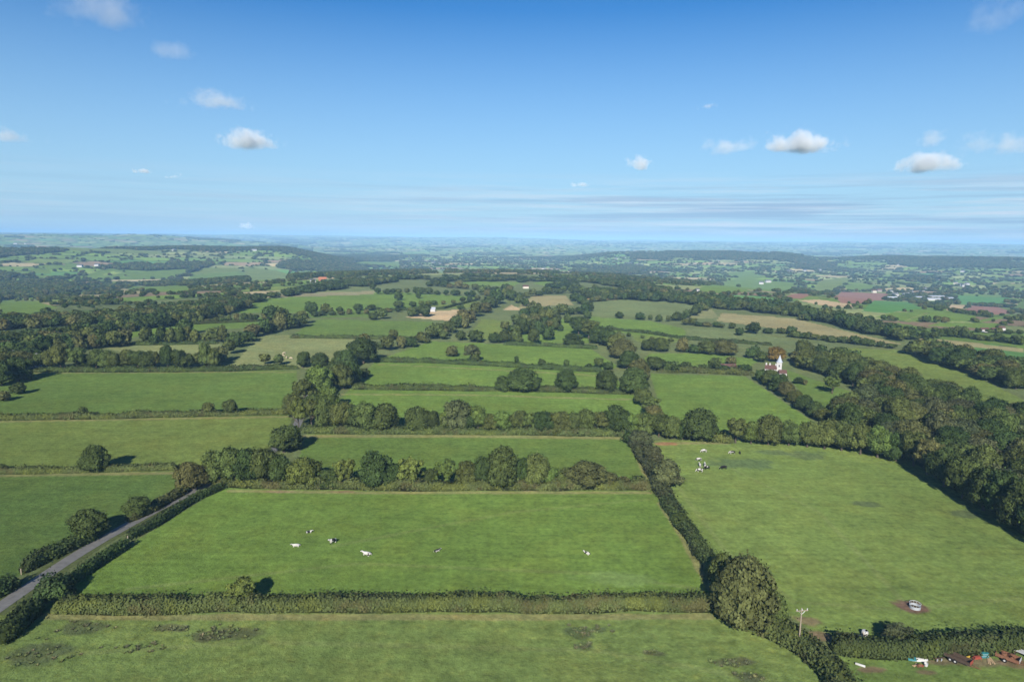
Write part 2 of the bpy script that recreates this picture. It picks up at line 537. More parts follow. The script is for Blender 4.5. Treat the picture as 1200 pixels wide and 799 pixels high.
# ground sheet: polar grid, fine in front of the camera
az_f = np.radians(np.linspace(-50, 50, 800))
az_b = np.radians(np.linspace(50, 310, 66)[1:-1])
AZ = np.concatenate([az_f, az_b])
ys = np.arange(835, 316, -1.0)
R1 = CAMZ / np.tan(PITCH + np.arctan((ys - 399.5) / F))
R1 = R1[R1 < 1600]
R = np.concatenate([[2.0, 20.0, 45.0, 70.0, 90.0], R1[R1 > 95], np.geomspace(R1[-1] * 1.006, 27000, 400)])
RR, AA = np.meshgrid(R, AZ, indexing='ij')
GX, GY = RR * np.sin(AA), RR * np.cos(AA)
GZ = height(GX, GY)
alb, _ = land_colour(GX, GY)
plateau_mask = in_poly(GX, GY, PLATEAU) | (seg_dist(GX, GY, PLATEAU, True) < 60)
alb[plateau_mask & (RR < 1500)] = np.array(OLIVE) * .85
rough = np.full(GX.shape, .4)
for poly, c in FAR_W:
    alb[in_poly(GX, GY, poly)] = c
FID = np.full(GX.shape, -1)
for i, (lab, _, c, r) in enumerate(NEAR):
    k = in_poly(GX, GY, NEAR_W[i])
    alb[k] = c; rough[k] = r; FID[k] = i


def strip(px_pts, width, colour, mixv=1.0, jitter=.5):
    w = hits(px_pts)
    pts = [(q[0], q[1]) for q in w]
    x0, x1 = min(p[0] for p in pts) - 12, max(p[0] for p in pts) + 12
    y0, y1 = min(p[1] for p in pts) - 12, max(p[1] for p in pts) + 12
    k = (GX > x0) & (GX < x1) & (GY > y0) & (GY < y1)
    d = seg_dist(GX[k], GY[k], pts)
    n = fbm(GX[k] / 4, GY[k] / 4, 3)
    a = mixv * (1 - smooth(width * .5, width, d * (1 - jitter / 2 + jitter * n * 1.4)))
    alb[k] = alb[k] * (1 - a[:, None]) + np.array(colour) * a[:, None]


def patch(px, py, rx, ry, colour, mixv=.8):
    """a worn or weedy patch, or painted sun glare; radii in metres"""
    q = hit(px, py)[0]
    k = (abs(GX - q[0]) < rx * 2.5) & (abs(GY - q[1]) < ry * 2.5)
    n = fbm(GX[k] / 3.0, GY[k] / 3.0, 4)
    d = np.hypot((GX[k] - q[0]) / rx, (GY[k] - q[1]) / ry) + (n - .5) * 1.1
    a = mixv * (1 - smooth(.7, 1.15, d))
    alb[k] = alb[k] * (1 - a[:, None]) + np.array(colour) * a[:, None]


DRYGRASS = (.17, .155, .075)
for pts in [[(775, 540), (805, 585), (850, 645), (930, 705), (1060, 714), (1200, 700)], [(830, 535), (960, 600), (1066, 712)], [(-60, 775), (300, 752), (700, 762), (980, 812)], [(150, 690), (420, 660), (700, 672), (820, 690)], [(390, 640), (600, 600), (760, 585)]]:
    strip(pts, 1.1, (.125, .150, .058), .32)      # faint cattle paths
for pts, w in [([(25, 722), (300, 723), (600, 723), (830, 722)], 1.7), ([(270, 575), (420, 577), (600, 577), (760, 577)], 1.7), ([(775, 590), (800, 628), (833, 690)], 1.6),
               ([(360, 511), (560, 511), (735, 513)], 3.0), ([(738, 515), (752, 545), (768, 575)], 1.6), ([(0, 557), (205, 554)], 2.0), ([(0, 494), (340, 488)], 2.0),
               ([(400, 462), (560, 463), (740, 468)], 1.8), ([(445, 427), (700, 440)], 1.8), ([(770, 519), (850, 519)], 2.2), ([(40, 437), (345, 436)], 2.0), ([(970, 790), (938, 752), (905, 733)], 1.8)]:
    strip(pts, w, DRYGRASS, .6)
for a in [(275, 742, 6, 2.6, (.060, .072, .036)), (245, 745, 4, 2, (.060, .070, .036)), (680, 742, 3.2, 2.4, (.052, .072, .032)), (703, 737, 2.0, 1.5, (.055, .074, .034)), (683, 757, 2.6, 1.6, (.055, .074, .034)),
          (765, 765, 2.2, 1.2, (.06, .066, .036)), (860, 775, 4, 1.5, (.062, .068, .038)), (880, 793, 2.5, 1.6, (.05, .06, .034)), (100, 735, 5, 2.5, (.062, .080, .038)), (45, 765, 6, 4, (.062, .080, .038)), (200, 735, 4, 1.5, (.07, .078, .04)),
          (870, 543, 12, 6, (.060, .090, .040)), (905, 530, 6, 3, (.062, .090, .04)), (945, 533, 9, 5, (.062, .090, .04)), (1015, 590, 4, 2.5, (.064, .088, .042)), (1133, 602, 5, 3, (.058, .082, .04)),
          (780, 520, 6, 2.2, (.20, .105, .06)), (947, 727, 3, 2.4, (.125, .095, .06)), (960, 744, 2.6, 1.8, (.125, .09, .06)), (1020, 784, 3, 1, (.12, .08, .055)), (1085, 787, 2, .9, (.11, .085, .055)),
          (1130, 775, 8, 1.6, (.11, .085, .055)), (1190, 778, 3, 1.6, (.12, .085, .055)), (1000, 758, 1.4, 1.6, (.14, .09, .06)), (720, 678, 8, 4, (.098, .150, .045)), (620, 574, 4, 1.2, (.18, .14, .085)), (400, 576, 4, .9, (.15, .10, .065)), (330, 576, 5, .9, (.15, .115, .07))]:  # the lighter patch in the cow meadow paints in the sun's hot spot
    patch(*a)
patch(1066, 710, 3.6, 3.0, (.095, .062, .045), 1.0)

NR, NA = GX.shape
idx = np.arange(NR * NA).reshape(NR, NA)
nxt = np.roll(idx, -1, axis=1)
quads = np.stack([idx[:-1], nxt[:-1], nxt[1:], idx[1:]], -1)[..., ::-1]
qf = quads.reshape(-1, 4)
V_all = np.stack([GX, GY, GZ], -1).reshape(-1, 3)
alb4 = np.concatenate([np.clip(alb, .01, 1), np.ones(alb.shape[:2] + (1,))], -1).reshape(-1, 4)
rough_f = rough.ravel()
FQ = FID.ravel()[qf]
fid_face = np.where((FQ == FQ[:, :1]).all(1), FQ[:, 0], np.where(FQ.max(1) >= 0, FQ.max(1), -1))


def sub_ground(name, sel, centre=False):
    q = qf[sel]
    u, inv = np.unique(q.ravel(), return_inverse=True)
    me = mesh_from(name, V_all[u], inv.reshape(-1, 4), M_GROUND, True)
    point_attr(me, 'albedo', alb4[u]); point_attr(me, 'rough', rough_f[u], 'FLOAT')
    return link(bpy.data.objects.new(name, me))


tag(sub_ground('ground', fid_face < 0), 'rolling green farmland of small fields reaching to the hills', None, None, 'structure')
for i, (lab, _, _, _) in enumerate(NEAR):
    tag(sub_ground('meadow', fid_face == i), lab, None, None, 'structure')

# ------------------------------------------------------------------ trees: crown and trunk meshes in unit size (height 1, width about 1)
def ico(sub):
    import bmesh
    bm = bmesh.new(); bmesh.ops.create_icosphere(bm, subdivisions=sub, radius=1.0)
    V = np.array([v.co[:] for v in bm.verts]); Fc = [tuple(v.index for v in f.verts) for f in bm.faces]
    bm.free()
    return V, np.array(Fc)


ICO2, ICO2F = ico(2)


def leaf_cards(P, Nn, size, g, aspect=1.0):
    """one small ragged quad per point, facing roughly along its normal"""
    n = len(P)
    t = g.normal(size=(n, 3)); t -= Nn * (t * Nn).sum(1)[:, None]
    t /= np.linalg.norm(t, axis=1)[:, None] + 1e-9
    b = np.cross(Nn, t)
    s = size * g.uniform(.6, 1.35, n)[:, None]
    cor = []
    for a, c in ((-1, -.8), (.9, -1), (1, .9), (-.8, 1)):
        cor.append(P + t * s * .5 * a * g.uniform(.6, 1.15, (n, 1)) + b * s * .5 * c * aspect * g.uniform(.6, 1.15, (n, 1)) + Nn * s * g.uniform(-.15, .15, (n, 1)))
    V = np.stack(cor, 1).reshape(-1, 3)
    return V, np.arange(4 * n).reshape(-1, 4)


def make_crown(name, seed, kind, n_cards, card, sub_core=True):
    g = np.random.default_rng(seed)
    z0, z1 = {'dome': (.05, 1.0), 'round': (.12, 1.0), 'tall': (.08, 1.0), 'bush': (.0, 1.0), 'open': (.16, 1.0)}[kind]
    rx = .5
    cz = z0 + (z1 - z0) * (.40 if kind in ('dome', 'bush') else .52)
    hi = n_cards > 2000
    n_l = {'open': 54, 'bush': 80}.get(kind, 92) if hi else 34
    # a few big boughs make the outline uneven
    bd = g.normal(size=(7, 3)); bd[:, 2] = np.abs(bd[:, 2]) * .8 - .15; bd /= np.linalg.norm(bd, axis=1)[:, None]
    ba = g.uniform(-.40, .30, 7)

    def reach(u):
        k = np.exp(5.0 * ((u @ bd.T) - 1))
        return .97 + (k * ba).sum(-1)

    C = []; Rl = []
    for i in range(n_l):
        u = g.normal(size=3); u /= np.linalg.norm(u)
        if u[2] < -.5:
            u[2] *= -1
        rr = g.uniform(.50, 1.08) ** .6 if kind != 'open' else g.uniform(.4, 1.05)
        rr *= reach(u)
        hz = (z1 - cz) if u[2] > 0 else (cz - z0)
        r = (g.uniform(.055, .135) if hi else g.uniform(.09, .16)) if kind != 'open' else g.uniform(.05, .10)
        C.append([u[0] * (rx - r * .6) * rr, u[1] * (rx - r * .6) * rr, cz + np.sign(u[2]) * abs(u[2]) ** .8 * (hz - r * .6) * rr]); Rl.append(r)
    C = np.array(C); Rl = np.array(Rl)
    w = Rl ** 2 / (Rl ** 2).sum()
    li = g.choice(n_l, int(n_cards * 2.2), p=w)
    u = g.normal(size=(len(li), 3)); u /= np.linalg.norm(u, axis=1)[:, None]
    p = C[li] + u * Rl[li][:, None] * np.where(g.random((len(li), 1)) < .14, g.uniform(1.2, 1.75, (len(li), 1)), g.uniform(.7, 1.2, (len(li), 1)))
    dd = np.linalg.norm(p[:, None] - C[None], axis=2) / Rl[None]
    dd[np.arange(len(li)), li] = 9
    out = p - np.array([0, 0, cz])
    ok = (dd.min(1) > .72) & (p[:, 2] > z0 * .4) & ((u * out).sum(1) > -.6 * Rl[li])
    p, u, li, out = p[ok][:n_cards], u[ok][:n_cards], li[ok][:n_cards], out[ok][:n_cards]
    lt = g.uniform(.66, 1.36, n_l)
    T = lt[li] * g.uniform(.72, 1.30, len(p))
    Nn = u + g.normal(scale=.6, size=u.shape); Nn /= np.linalg.norm(Nn, axis=1)[:, None]
    V, Fc = leaf_cards(p, Nn, card, g)
    out = out + np.array([0, 0, .15]); out /= np.linalg.norm(out, axis=1)[:, None]
    cn = .42 * u + .26 * out + .50 * Nn; cn /= np.linalg.norm(cn, axis=1)[:, None]
    cn = np.repeat(cn, 4, 0); tint = np.repeat(T, 4)
    if sub_core and kind != 'open':
        # ragged inner foliage so that no light shines straight through the middle
        nb = 900 if hi else 160
        uu = g.normal(size=(nb, 3)); uu /= np.linalg.norm(uu, axis=1)[:, None]
        rr = (reach(uu) * g.uniform(.55, .80, nb))[:, None]
        pp = uu * rr; pp[:, :2] *= rx; pp[:, 2] = cz + np.where(uu[:, 2] > 0, pp[:, 2] * (z1 - cz), pp[:, 2] * (cz - z0))
        V2, F2 = leaf_cards(pp, uu, card * (2.4 if hi else 2.0), g)
        Fc = np.concatenate([Fc, F2 + len(V)]); V = np.concatenate([V, V2]); cn = np.concatenate([cn, np.repeat(uu, 4, 0)]); tint = np.concatenate([tint, np.repeat(g.uniform(.7, 1.1, nb), 4)])
    me = mesh_from(name, V, Fc, None, True)
    point_attr(me, 'tint', tint, 'FLOAT')
    me.normals_split_custom_set_from_vertices([tuple(v) for v in cn])
    return me


def make_trunk(name, seed, low=False):
    g = random.Random(seed)
    b = MB()
    top = .55
    pts = [(0, 0, -.03), (.006, 0, .04), (.012 * g.uniform(-1, 1), .01, .2), (.03 * g.uniform(-1, 1), .02 * g.uniform(-1, 1), .38), (.04 * g.uniform(-1, 1), .03 * g.uniform(-1, 1), top + .12)]
    b.tube(pts, [.050, .036, .030, .022, .008], 8)
    for i in range(6):
        a = i * 1.05 + g.uniform(-.3, .3); z = .2 + .055 * i
        L = g.uniform(.24, .36)
        p0 = (pts[2][0], pts[2][1], z)
        p1 = (p0[0] + math.cos(a) * L * .5, p0[1] + math.sin(a) * L * .5, z + .12)
        p2 = (p0[0] + math.cos(a) * L, p0[1] + math.sin(a) * L, z + .30)
        b.tube([p0, p1, p2], [.018, .012, .004], 6)
    return mesh_from(name, b.v, b.f, M_BARK, True)


KINDS = ['dome', 'round', 'tall', 'bush', 'dome', 'round', 'dome', 'bush']
CROWNS = {}
for i, k in enumerate(KINDS):
    CROWNS.setdefault(k, []).append(make_crown('crown_' + k, 100 + i, k, 9000, .041))
for i in range(2):
    CROWNS.setdefault('open', []).append(make_crown('crown_open', 200 + i, 'open', 6500, .042))
TRUNKS = [make_trunk('trunk', s) for s in (1, 2, 3)]
_mat_slot_ready = set()


def slot_mesh(me):
    if me.name not in _mat_slot_ready:
        me.materials.append(LEAF['m']); _mat_slot_ready.add(me.name)
    return me


TREES = []          # every tree wanted: dict(x, y, z, H, W, c, kind, row, label)


def px_scale(P):
    q = (P - CAM) @ Rm
    z = -q[2]
    dep = math.atan2(CAMZ - P[2], math.hypot(P[0], P[1]))
    return z / F, dep


def want(px, py, hp, wp, c, row, kind=None, label=None, P=None):
    if P is None:
        P = hit(px, py)[0]
    m, dep = px_scale(P)
    W = wp * m
    H = max(.45 * W, (hp * m - .18 * W * math.sin(dep)) / max(.5, math.cos(dep)))
    if kind is None:
        kind = random.choice(['dome', 'dome', 'round', 'bush']) if H / W < 1.15 else random.choice(['dome', 'round', 'tall'])
        if c == 'b' or (c in 'myo' and random.random() < .22):
            kind = 'open'
    TREES.append(dict(P=P, H=H, W=W, c=c, kind=kind, row=row, label=label, px=hp * wp, sx=px))


def row(name, items):
    for it in items:
        want(*it[:5], name, *(it[5:6] or (None,)), label=(it[6] if len(it) > 6 else None))


MIX = ['d', 'd', 'm', 'm', 'm', 'y', 'o', 'D']


def auto(name, pts, hp, gap, wp=None, mix=MIX, jit=.35):
    """a row of trees along a line given in photo pixels"""
    pts = [np.array(p, float) for p in pts]
    L = [np.linalg.norm(b - a) for a, b in zip(pts, pts[1:])]
    tot = sum(L); s = gap * .5
    while s < tot:
        t = s; i = 0
        while i < len(L) - 1 and t > L[i]:
            t -= L[i]; i += 1
        p = pts[i] + (pts[i + 1] - pts[i]) * min(1, t / max(L[i], 1e-6))
        h = hp * random.uniform(1 - jit, 1 + jit * .6)
        wd = (wp or hp * 1.15) * random.uniform(.8, 1.25)
        want(p[0] + random.uniform(-.2, .2) * gap, p[1] + random.uniform(-1, .6) * hp * .06, h, wd, random.choice(mix), name)
        s += gap * random.uniform(.75, 1.3)


def fill(name, poly, hm, spacing, mix=MIX, gaps=0.0):
    """trees through a wood whose outline is given in photo pixels; hm = height in metres"""
    w = hits(poly); pw = [(q[0], q[1]) for q in w]
    x0, x1 = min(p[0] for p in pw), max(p[0] for p in pw); y0, y1 = min(p[1] for p in pw), max(p[1] for p in pw)
    nx, ny = int((x1 - x0) / spacing) + 1, int((y1 - y0) / spacing) + 1
    X, Y = np.meshgrid(x0 + (np.arange(nx) + .5) * spacing, y0 + (np.arange(ny) + .5) * spacing)
    X = X + rng.uniform(-.42, .42, X.shape) * spacing; Y = Y + rng.uniform(-.42, .42, X.shape) * spacing
    k = in_poly(X, Y, pw) & (fbm(X / 45 + 3, Y / 45 + 8, 2) > gaps)
    X, Y = X[k], Y[k]
    Z = height(X, Y)
    for x, y, z in zip(X, Y, Z):
        P = np.array([x, y, z])
        H = hm * random.uniform(.72, 1.2); W = spacing * random.uniform(1.15, 1.7)
        m, dep = px_scale(P)
        sx, sy, zz = to_pix(P)
        if zz <= 0 or sx < -300 or sx > 1480:
            continue
        kind = random.choice(['dome', 'round', 'dome', 'bush', 'tall'])
        TREES.append(dict(P=P, H=H, W=W, c=random.choice(mix), kind=kind, row=name, label=None, px=H * W / m / m, sx=float(sx)))


row('beside the tarmac lane', [(110, 627, 37, 52, 'd', 'bush', 'broad dark green bush tree beside the lane, nearest the road bend'), (158, 604, 27, 38, 'd', 'bush', 'smaller dark green bush tree in the lane hedge beyond the broad one'),
    (226, 573, 33, 42, 'o', 'dome', 'brownish green spreading tree where the lane meets the tall tree row')])
row('in the meadow hedges', [(110, 553, 33, 34, 'd', 'dome', 'lone round dark tree in the low hedge of the yellowish meadow'), (97, 489, 14, 14, 'd', 'round', 'small dark tree standing alone in the meadow hedge'),
    (245, 487, 17, 17, 'm', 'round', 'first of two small lollipop trees in the meadow hedge, farther from the lane'), (270, 486, 19, 20, 'm', 'round', 'second of two small lollipop trees in the meadow hedge, nearer the lane'),
    (285, 709, 33, 46, 'y', 'open', 'pale yellow green tree rising out of the long straight hedge'), (4, 551, 9, 12, 'd', 'bush', 'small bush in the hedge at the edge of the yellowish meadow')])
R1 = 'in the row behind the meadow with resting cows'
row(R1, [(252, 567, 40, 36, 'm'), (270, 569, 50, 40, 'm', 'tall'), (289, 571, 50, 36, 'd', 'tall'), (308, 570, 48, 38, 'm'), (333, 530, 35, 46, 'd', 'dome'), (325, 570, 40, 34, 'd'), (357, 571, 39, 46, 'y', 'dome'),
    (386, 571, 22, 28, 'd', 'bush'), (405, 571, 36, 34, 'y'), (440, 571, 43, 44, 'd'), (460, 571, 30, 26, 'd'), (480, 571, 38, 40, 'y'), (503, 572, 27, 22, 'd', 'bush'), (523, 571, 34, 36, 'y'), (547, 571, 33, 30, 'm'), (566, 571, 36, 28, 'd'),
    (588, 572, 51, 46, 'd', 'dome'), (610, 571, 36, 26, 'd'), (627, 572, 43, 38, 'm'), (643, 571, 28, 24, 'y', 'bush'), (685, 571, 36, 58, 'o', 'dome'), (661, 571, 28, 28, 'm', 'bush'), (712, 570, 21, 26, 'o', 'bush'), (730, 570, 13, 20, 'h', 'bush'), (748, 570, 14, 20, 'h', 'bush')])
R2 = 'in the row behind the narrow meadow strip'
row(R2, [(350, 503, 38, 28, 'y'), (365, 501, 36, 30, 'm'), (382, 503, 38, 28, 'm'), (400, 505, 36, 32, 'm', 'round'), (414, 505, 32, 26, 'd'), (428, 506, 39, 36, 'm', 'dome'), (450, 506, 38, 40, 'd', 'dome'), (487, 506, 33, 38, 'd', 'dome'), (506, 506, 27, 24, 'd'),
    (522, 505, 27, 26, 'y'), (538, 505, 39, 44, 'b', 'dome'), (545, 506, 28, 30, 'd', 'bush'), (560, 505, 32, 26, 'y', 'tall'), (572, 504, 20, 24, 'm', 'bush'), (588, 504, 25, 26, 'y'), (607, 505, 25, 24, 'm'), (622, 507, 26, 22, 'm'),
    (637, 508, 28, 30, 'd'), (656, 508, 27, 32, 'm'), (672, 508, 28, 24, 'm'), (686, 508, 29, 28, 'm'), (702, 508, 28, 28, 'm'), (724, 508, 34, 40, 'd', 'dome'), (742, 509, 28, 26, 'y', 'bush'), (757, 511, 30, 32, 'm'), (772, 512, 28, 32, 'm'),
    (787, 514, 28, 26, 'm'), (819, 516, 40, 46, 'd', 'dome'), (800, 515, 24, 20, 'd', 'bush')])
RL = 'over the lane between the meadows'
row(RL, [(375, 462, 38, 36, 'y', 'dome'), (357, 476, 34, 36, 'm'), (344, 489, 30, 30, 'm'), (386, 479, 30, 28, 'y', 'dome'), (366, 488, 30, 28, 'm'), (403, 456, 32, 32, 'm'), (414, 450, 25, 22, 'd', 'bush'), (396, 443, 22, 26, 'd'), (384, 447, 20, 24, 'm'),
    (340, 480, 22, 22, 'm', 'bush'), (425, 443, 14, 18, 'd', 'bush')])
RM = 'around the big dark tree above the lane'
row(RM, [(310, 427, 14, 15, 'b'), (327, 428, 14, 14, 'b'), (355, 431, 21, 20, 'd', 'dome'), (377, 432, 21, 28, 'd', 'dome'), (398, 430, 19, 20, 'd'), (426, 426, 34, 42, 'D', 'dome', 'largest very dark dome tree in the cluster above the lane'), (408, 431, 22, 24, 'd'), (455, 411, 18, 18, 'y'), (470, 408, 17, 14, 'b'),
    (448, 409, 10, 16, 'd', 'bush'), (482, 407, 14, 16, 'd'), (494, 402, 15, 18, 'm'), (505, 398, 16, 18, 'm'), (513, 395, 18, 20, 'y'), (428, 403, 14, 16, 'b'), (461, 399, 14, 14, 'b')])
R3 = 'in the hedge between the two upper strips'
row(R3, [(610, 458, 28, 46, 'd', 'dome', 'broad dark round tree, first of three in the strip hedge'), (589, 458, 18, 22, 'd', 'bush'), (665, 459, 29, 35, 'd', 'dome', 'dark round tree with clear gaps either side, middle of three in the strip hedge'), (712, 460, 30, 34, 'd', 'dome', 'dark round tree in the strip hedge next to the tall cross hedge')])
R4 = 'in the low hedge before the upper meadow'
row(R4, [(529, 418, 15, 16, 'o'), (553, 424, 22, 24, 'b'), (556, 425, 12, 16, 'd', 'bush'), (605, 426, 10, 7, 'd'), (635, 429, 10, 10, 'd'), (664, 430, 10, 9, 'd'), (702, 431, 13, 13, 'm'), (690, 433, 8, 11, 'd', 'bush'), (712, 433, 10, 16, 'd', 'bush')])
RV = 'in the cross row running up from the big meadow'
row(RV, [(743, 462, 33, 36, 'd', 'dome'), (752, 476, 22, 24, 'm'), (762, 486, 24, 28, 'm'), (768, 494, 22, 26, 'o'), (748, 446, 26, 28, 'o', 'dome'), (735, 432, 24, 30, 'd'), (728, 420, 24, 32, 'o', 'dome'), (721, 411, 22, 28, 'm'), (712, 406, 22, 26, 'd'), (700, 402, 24, 28, 'd'),
    (690, 397, 24, 30, 'm'), (678, 392, 22, 24, 'd'), (776, 502, 22, 24, 'm', 'bush'), (768, 434, 17, 26, 'd'), (786, 436, 15, 22, 'd'), (803, 435, 13, 18, 'd', 'bush')])
row('in the cross hedge', [(868, 735, 84, 80, 'o', 'dome', 'largest brownish olive tree by the corner of the long hedge'), (848, 700, 56, 42, 'm', 'dome', 'dense olive tree against the largest hedge corner tree'), (889, 738, 62, 48, 'm', 'dome', 'olive green tree joined to the largest hedge corner tree'), (907, 742, 50, 38, 'm', 'bush', 'bushy olive tree closest to the wooden pole'),
    (1050, 755, 24, 42, 'p', 'bush', 'straggly thorn bush against the far side of the bramble hedge'),
    (752, 526, 24, 34, 'p', 'bush', 'dark purplish thorn bush at the top of the cross hedge'), (764, 545, 24, 28, 'p', 'bush', 'purplish thorn bush in the cross hedge, below the top one'), (783, 572, 38, 44, 'b', 'dome', 'thin greyish tree in the middle of the cross hedge'), (738, 520, 18, 20, 'p', 'bush', 'small purplish thorn bush beside the meadow strip corner')])
R5 = 'along the far side of the upper meadow'
row(R5, [(520, 398, 11, 14, 'y', 'bush'), (540, 399, 14, 14, 'd', 'bush'), (558, 401, 16, 22, 'd'), (580, 402, 14, 18, 'd'), (591, 402, 18, 14, 'd', 'tall'), (604, 402, 19, 18, 'm'), (624, 404, 21, 18, 'd', 'tall'), (642, 399, 20, 16, 'd', 'tall'), (672, 405, 15, 28, 'd', 'bush'), (657, 388, 8, 8, 'd'), (612, 392, 22, 18, 'd'), (632, 392, 18, 14, 'd', 'tall')])
R6 = 'by the cottage meadow below the church tower'
row(R6, [(760, 411, 15, 20, 'd'), (775, 412, 18, 24, 'd', 'dome'), (799, 413, 20, 16, 'b'), (757, 409, 12, 14, 'm'), (830, 415, 18, 30, 'm', 'dome'), (850, 416, 20, 36, 'o', 'dome'), (815, 414, 12, 20, 'd', 'bush'), (838, 432, 15, 18, 'd', 'dome'), (856, 427, 11, 14, 'o', 'bush'), (866, 393, 10, 13, 'd'), (880, 420, 14, 14, 'd'), (872, 435, 9, 20, 'd', 'bush'), (850, 436, 8, 20, 'd', 'bush'), (825, 435, 9, 20, 'd', 'bush')])
RW = 'along the near edge of the wood'
row(RW, [(862, 519, 32, 34, 'm'), (880, 520, 30, 28, 'y'), (900, 521, 37, 36, 'm', 'dome'), (924, 522, 33, 32, 'm'), (946, 524, 34, 34, 'm', 'dome'), (966, 526, 36, 36, 'm'), (986, 528, 39, 36, 'm'), (1008, 532, 40, 36, 'm', 'tall'), (1028, 536, 42, 38, 'y'), (1050, 540, 40, 36, 'd'), (1070, 546, 44, 38, 'm'), (1086, 556, 46, 40, 'o'),
    (1106, 570, 52, 46, 'd', 'dome'), (1128, 584, 56, 48, 'd', 'dome'), (1152, 598, 58, 50, 'd', 'dome'), (1176, 610, 62, 52, 'd', 'dome'), (1198, 624, 64, 52, 'd'), (1226, 640, 66, 56, 'd')])
RC = 'in the hedge running down from the church house'
row(RC, [(893, 447, 16, 20, 'd'), (903, 452, 20, 22, 'm'), (913, 459, 22, 24, 'd'), (922, 466, 20, 22, 'o'), (932, 473, 18, 22, 'm'), (942, 481, 19, 24, 'd'), (953, 488, 20, 26, 'd'), (964, 494, 18, 24, 'm'), (975, 492, 16, 22, 'd'), (993, 488, 14, 24, 'D')])
row('beside the church house', [(910, 424, 19, 26, 'r', 'dome', 'russet autumn tree behind the white church house'), (936, 450, 9, 13, 'D', 'bush', 'dark rounded bush on the lawn beside the church house'), (943, 451, 7, 8, 'o', 'bush', 'small brownish bush beside the darker lawn bush'), (975, 461, 22, 26, 'y', 'open', 'pale thin tree standing alone on the sloping meadow'),
    (893, 425, 14, 16, 'm'), (885, 418, 15, 14, 'd', 'tall')])
RS = 'below the bushy row beside the dark meadow'
auto(RS, [(42, 433), (150, 433), (266, 431)], 27, 11, 21, ['m', 'y', 'm', 'd', 'm'])
row(RS, [(2, 452, 34, 34, 'd'), (22, 446, 28, 32, 'd'), (8, 432, 26, 30, 'd'), (3, 470, 14, 18, 'o'), (22, 462, 16, 18, 'd')])
RT = 'in the middle distance on the plateau'
auto(RT, [(62, 412), (110, 409), (158, 406)], 24, 13, 20, ['d', 'd', 'o', 'm'])
auto(RT, [(168, 405), (215, 403), (262, 401)], 20, 9, 17)
auto(RT, [(585, 388), (620, 390), (660, 386)], 15, 9, 13, ['d', 'm', 'd', 'o'])
auto(RT, [(600, 381), (650, 378), (692, 382)], 13, 10, 12)
auto(RT, [(258, 427), (275, 408), (300, 395), (345, 384), (368, 377)], 22, 10, 20, ['d', 'd', 'm', 'o'])
auto(RT, [(105, 404), (108, 396), (110, 390)], 10, 8, 12)
row(RT, [(217, 392, 22, 20, 'd'), (330, 382, 24, 22, 'd', 'dome'), (318, 376, 20, 22, 'D'), (365, 368, 17, 16, 'd'), (382, 368, 14, 16, 'm'), (398, 366, 8, 10, 'd'), (420, 364, 9, 14, 'd'), (435, 364, 8, 14, 'd', 'bush'), (467, 352, 11, 12, 'd'), (490, 350, 10, 8, 'd'), (467, 361, 10, 14, 'd'), (437, 375, 10, 14, 'd'), (448, 374, 13, 16, 'm'), (498, 371, 16, 20, 'd'), (485, 371, 12, 14, 'm'),
    (540, 363, 7, 10, 'd'), (437, 339, 9, 9, 'd'), (545, 385, 14, 12, 'o', 'dome'), (726, 373, 9, 12, 'd'), (750, 375, 10, 13, 'd'), (762, 375, 7, 6, 'm'), (772, 377, 10, 10, 'd'), (783, 377, 8, 7, 'm'), (883, 391, 15, 21, 'D', 'dome'), (928, 392, 11, 16, 'd', 'dome'), (900, 391, 8, 14, 'd'), (915, 391, 8, 12, 'd'), (696, 352, 8, 9, 'd'), (707, 353, 8, 9, 'd')])
auto(RT, [(515, 398), (535, 385), (560, 372), (575, 360), (590, 350)], 20, 9, 18, ['d', 'd', 'm', 'o'])
auto(RT, [(170, 383), (250, 378), (330, 374)], 9, 8, 10)
auto(RT, [(205, 373), (262, 372)], 6, 9, 9)
auto(RT, [(340, 376), (380, 370), (470, 366), (500, 364)], 7, 11, 9)
auto(RT, [(440, 345), (500, 345), (555, 348)], 8, 8, 10, ['d', 'D', 'd', 'm'])
auto(RT, [(480, 360), (520, 357), (560, 352)], 7, 9, 8)
auto(RT, [(500, 335), (560, 340), (600, 342)], 9, 8, 11, ['d', 'o', 'd', 'm'])
auto(RT, [(560, 345), (600, 352), (640, 372)], 12, 9, 13)
auto(RT, [(600, 378), (640, 370), (690, 368)], 13, 9, 14, ['d', 'D', 'm'])
auto(RT, [(600, 396), (625, 380), (650, 372)], 14, 9, 13)
auto(RT, [(672, 352), (690, 362), (690, 374)], 14, 7, 14, ['d'])
auto(RT, [(600, 352), (640, 345), (700, 342), (740, 347)], 9, 7, 11)
auto(RT, [(690, 354), (740, 350), (800, 353)], 9, 6, 9, ['d', 'd', 'm', 'o'])
auto(RT, [(790, 377), (815, 370), (838, 356)], 13, 7, 13)
auto(RT, [(800, 381), (860, 385)], 8, 8, 12)
auto(RT, [(1062, 399), (1120, 395), (1205, 405)], 11, 9, 13, ['d', 'D', 'm'])
auto(RT, [(1075, 388), (1140, 390), (1205, 392)], 8, 12, 10, ['d', 'm'])
auto(RT, [(925, 395), (985, 402), (1050, 409)], 10, 9, 14, ['d', 'm'])
auto(RT, [(690, 388), (745, 396), (800, 402)], 5, 12, 7)
WD = ['d', 'd', 'm', 'o', 'm', 'm', 'D', 'p']
WN = 'in the big wood'
fill(WN, [(960, 515), (985, 487), (1030, 470), (985, 450), (938, 432), (935, 418), (985, 424), (1085, 464), (1170, 490), (1240, 500), (1420, 570), (1420, 770), (1330, 705), (1200, 620), (1110, 560), (1066, 535)], 11.5, 9.5, WD)
WB = 'in the dark belt of woodland on the plateau edge'
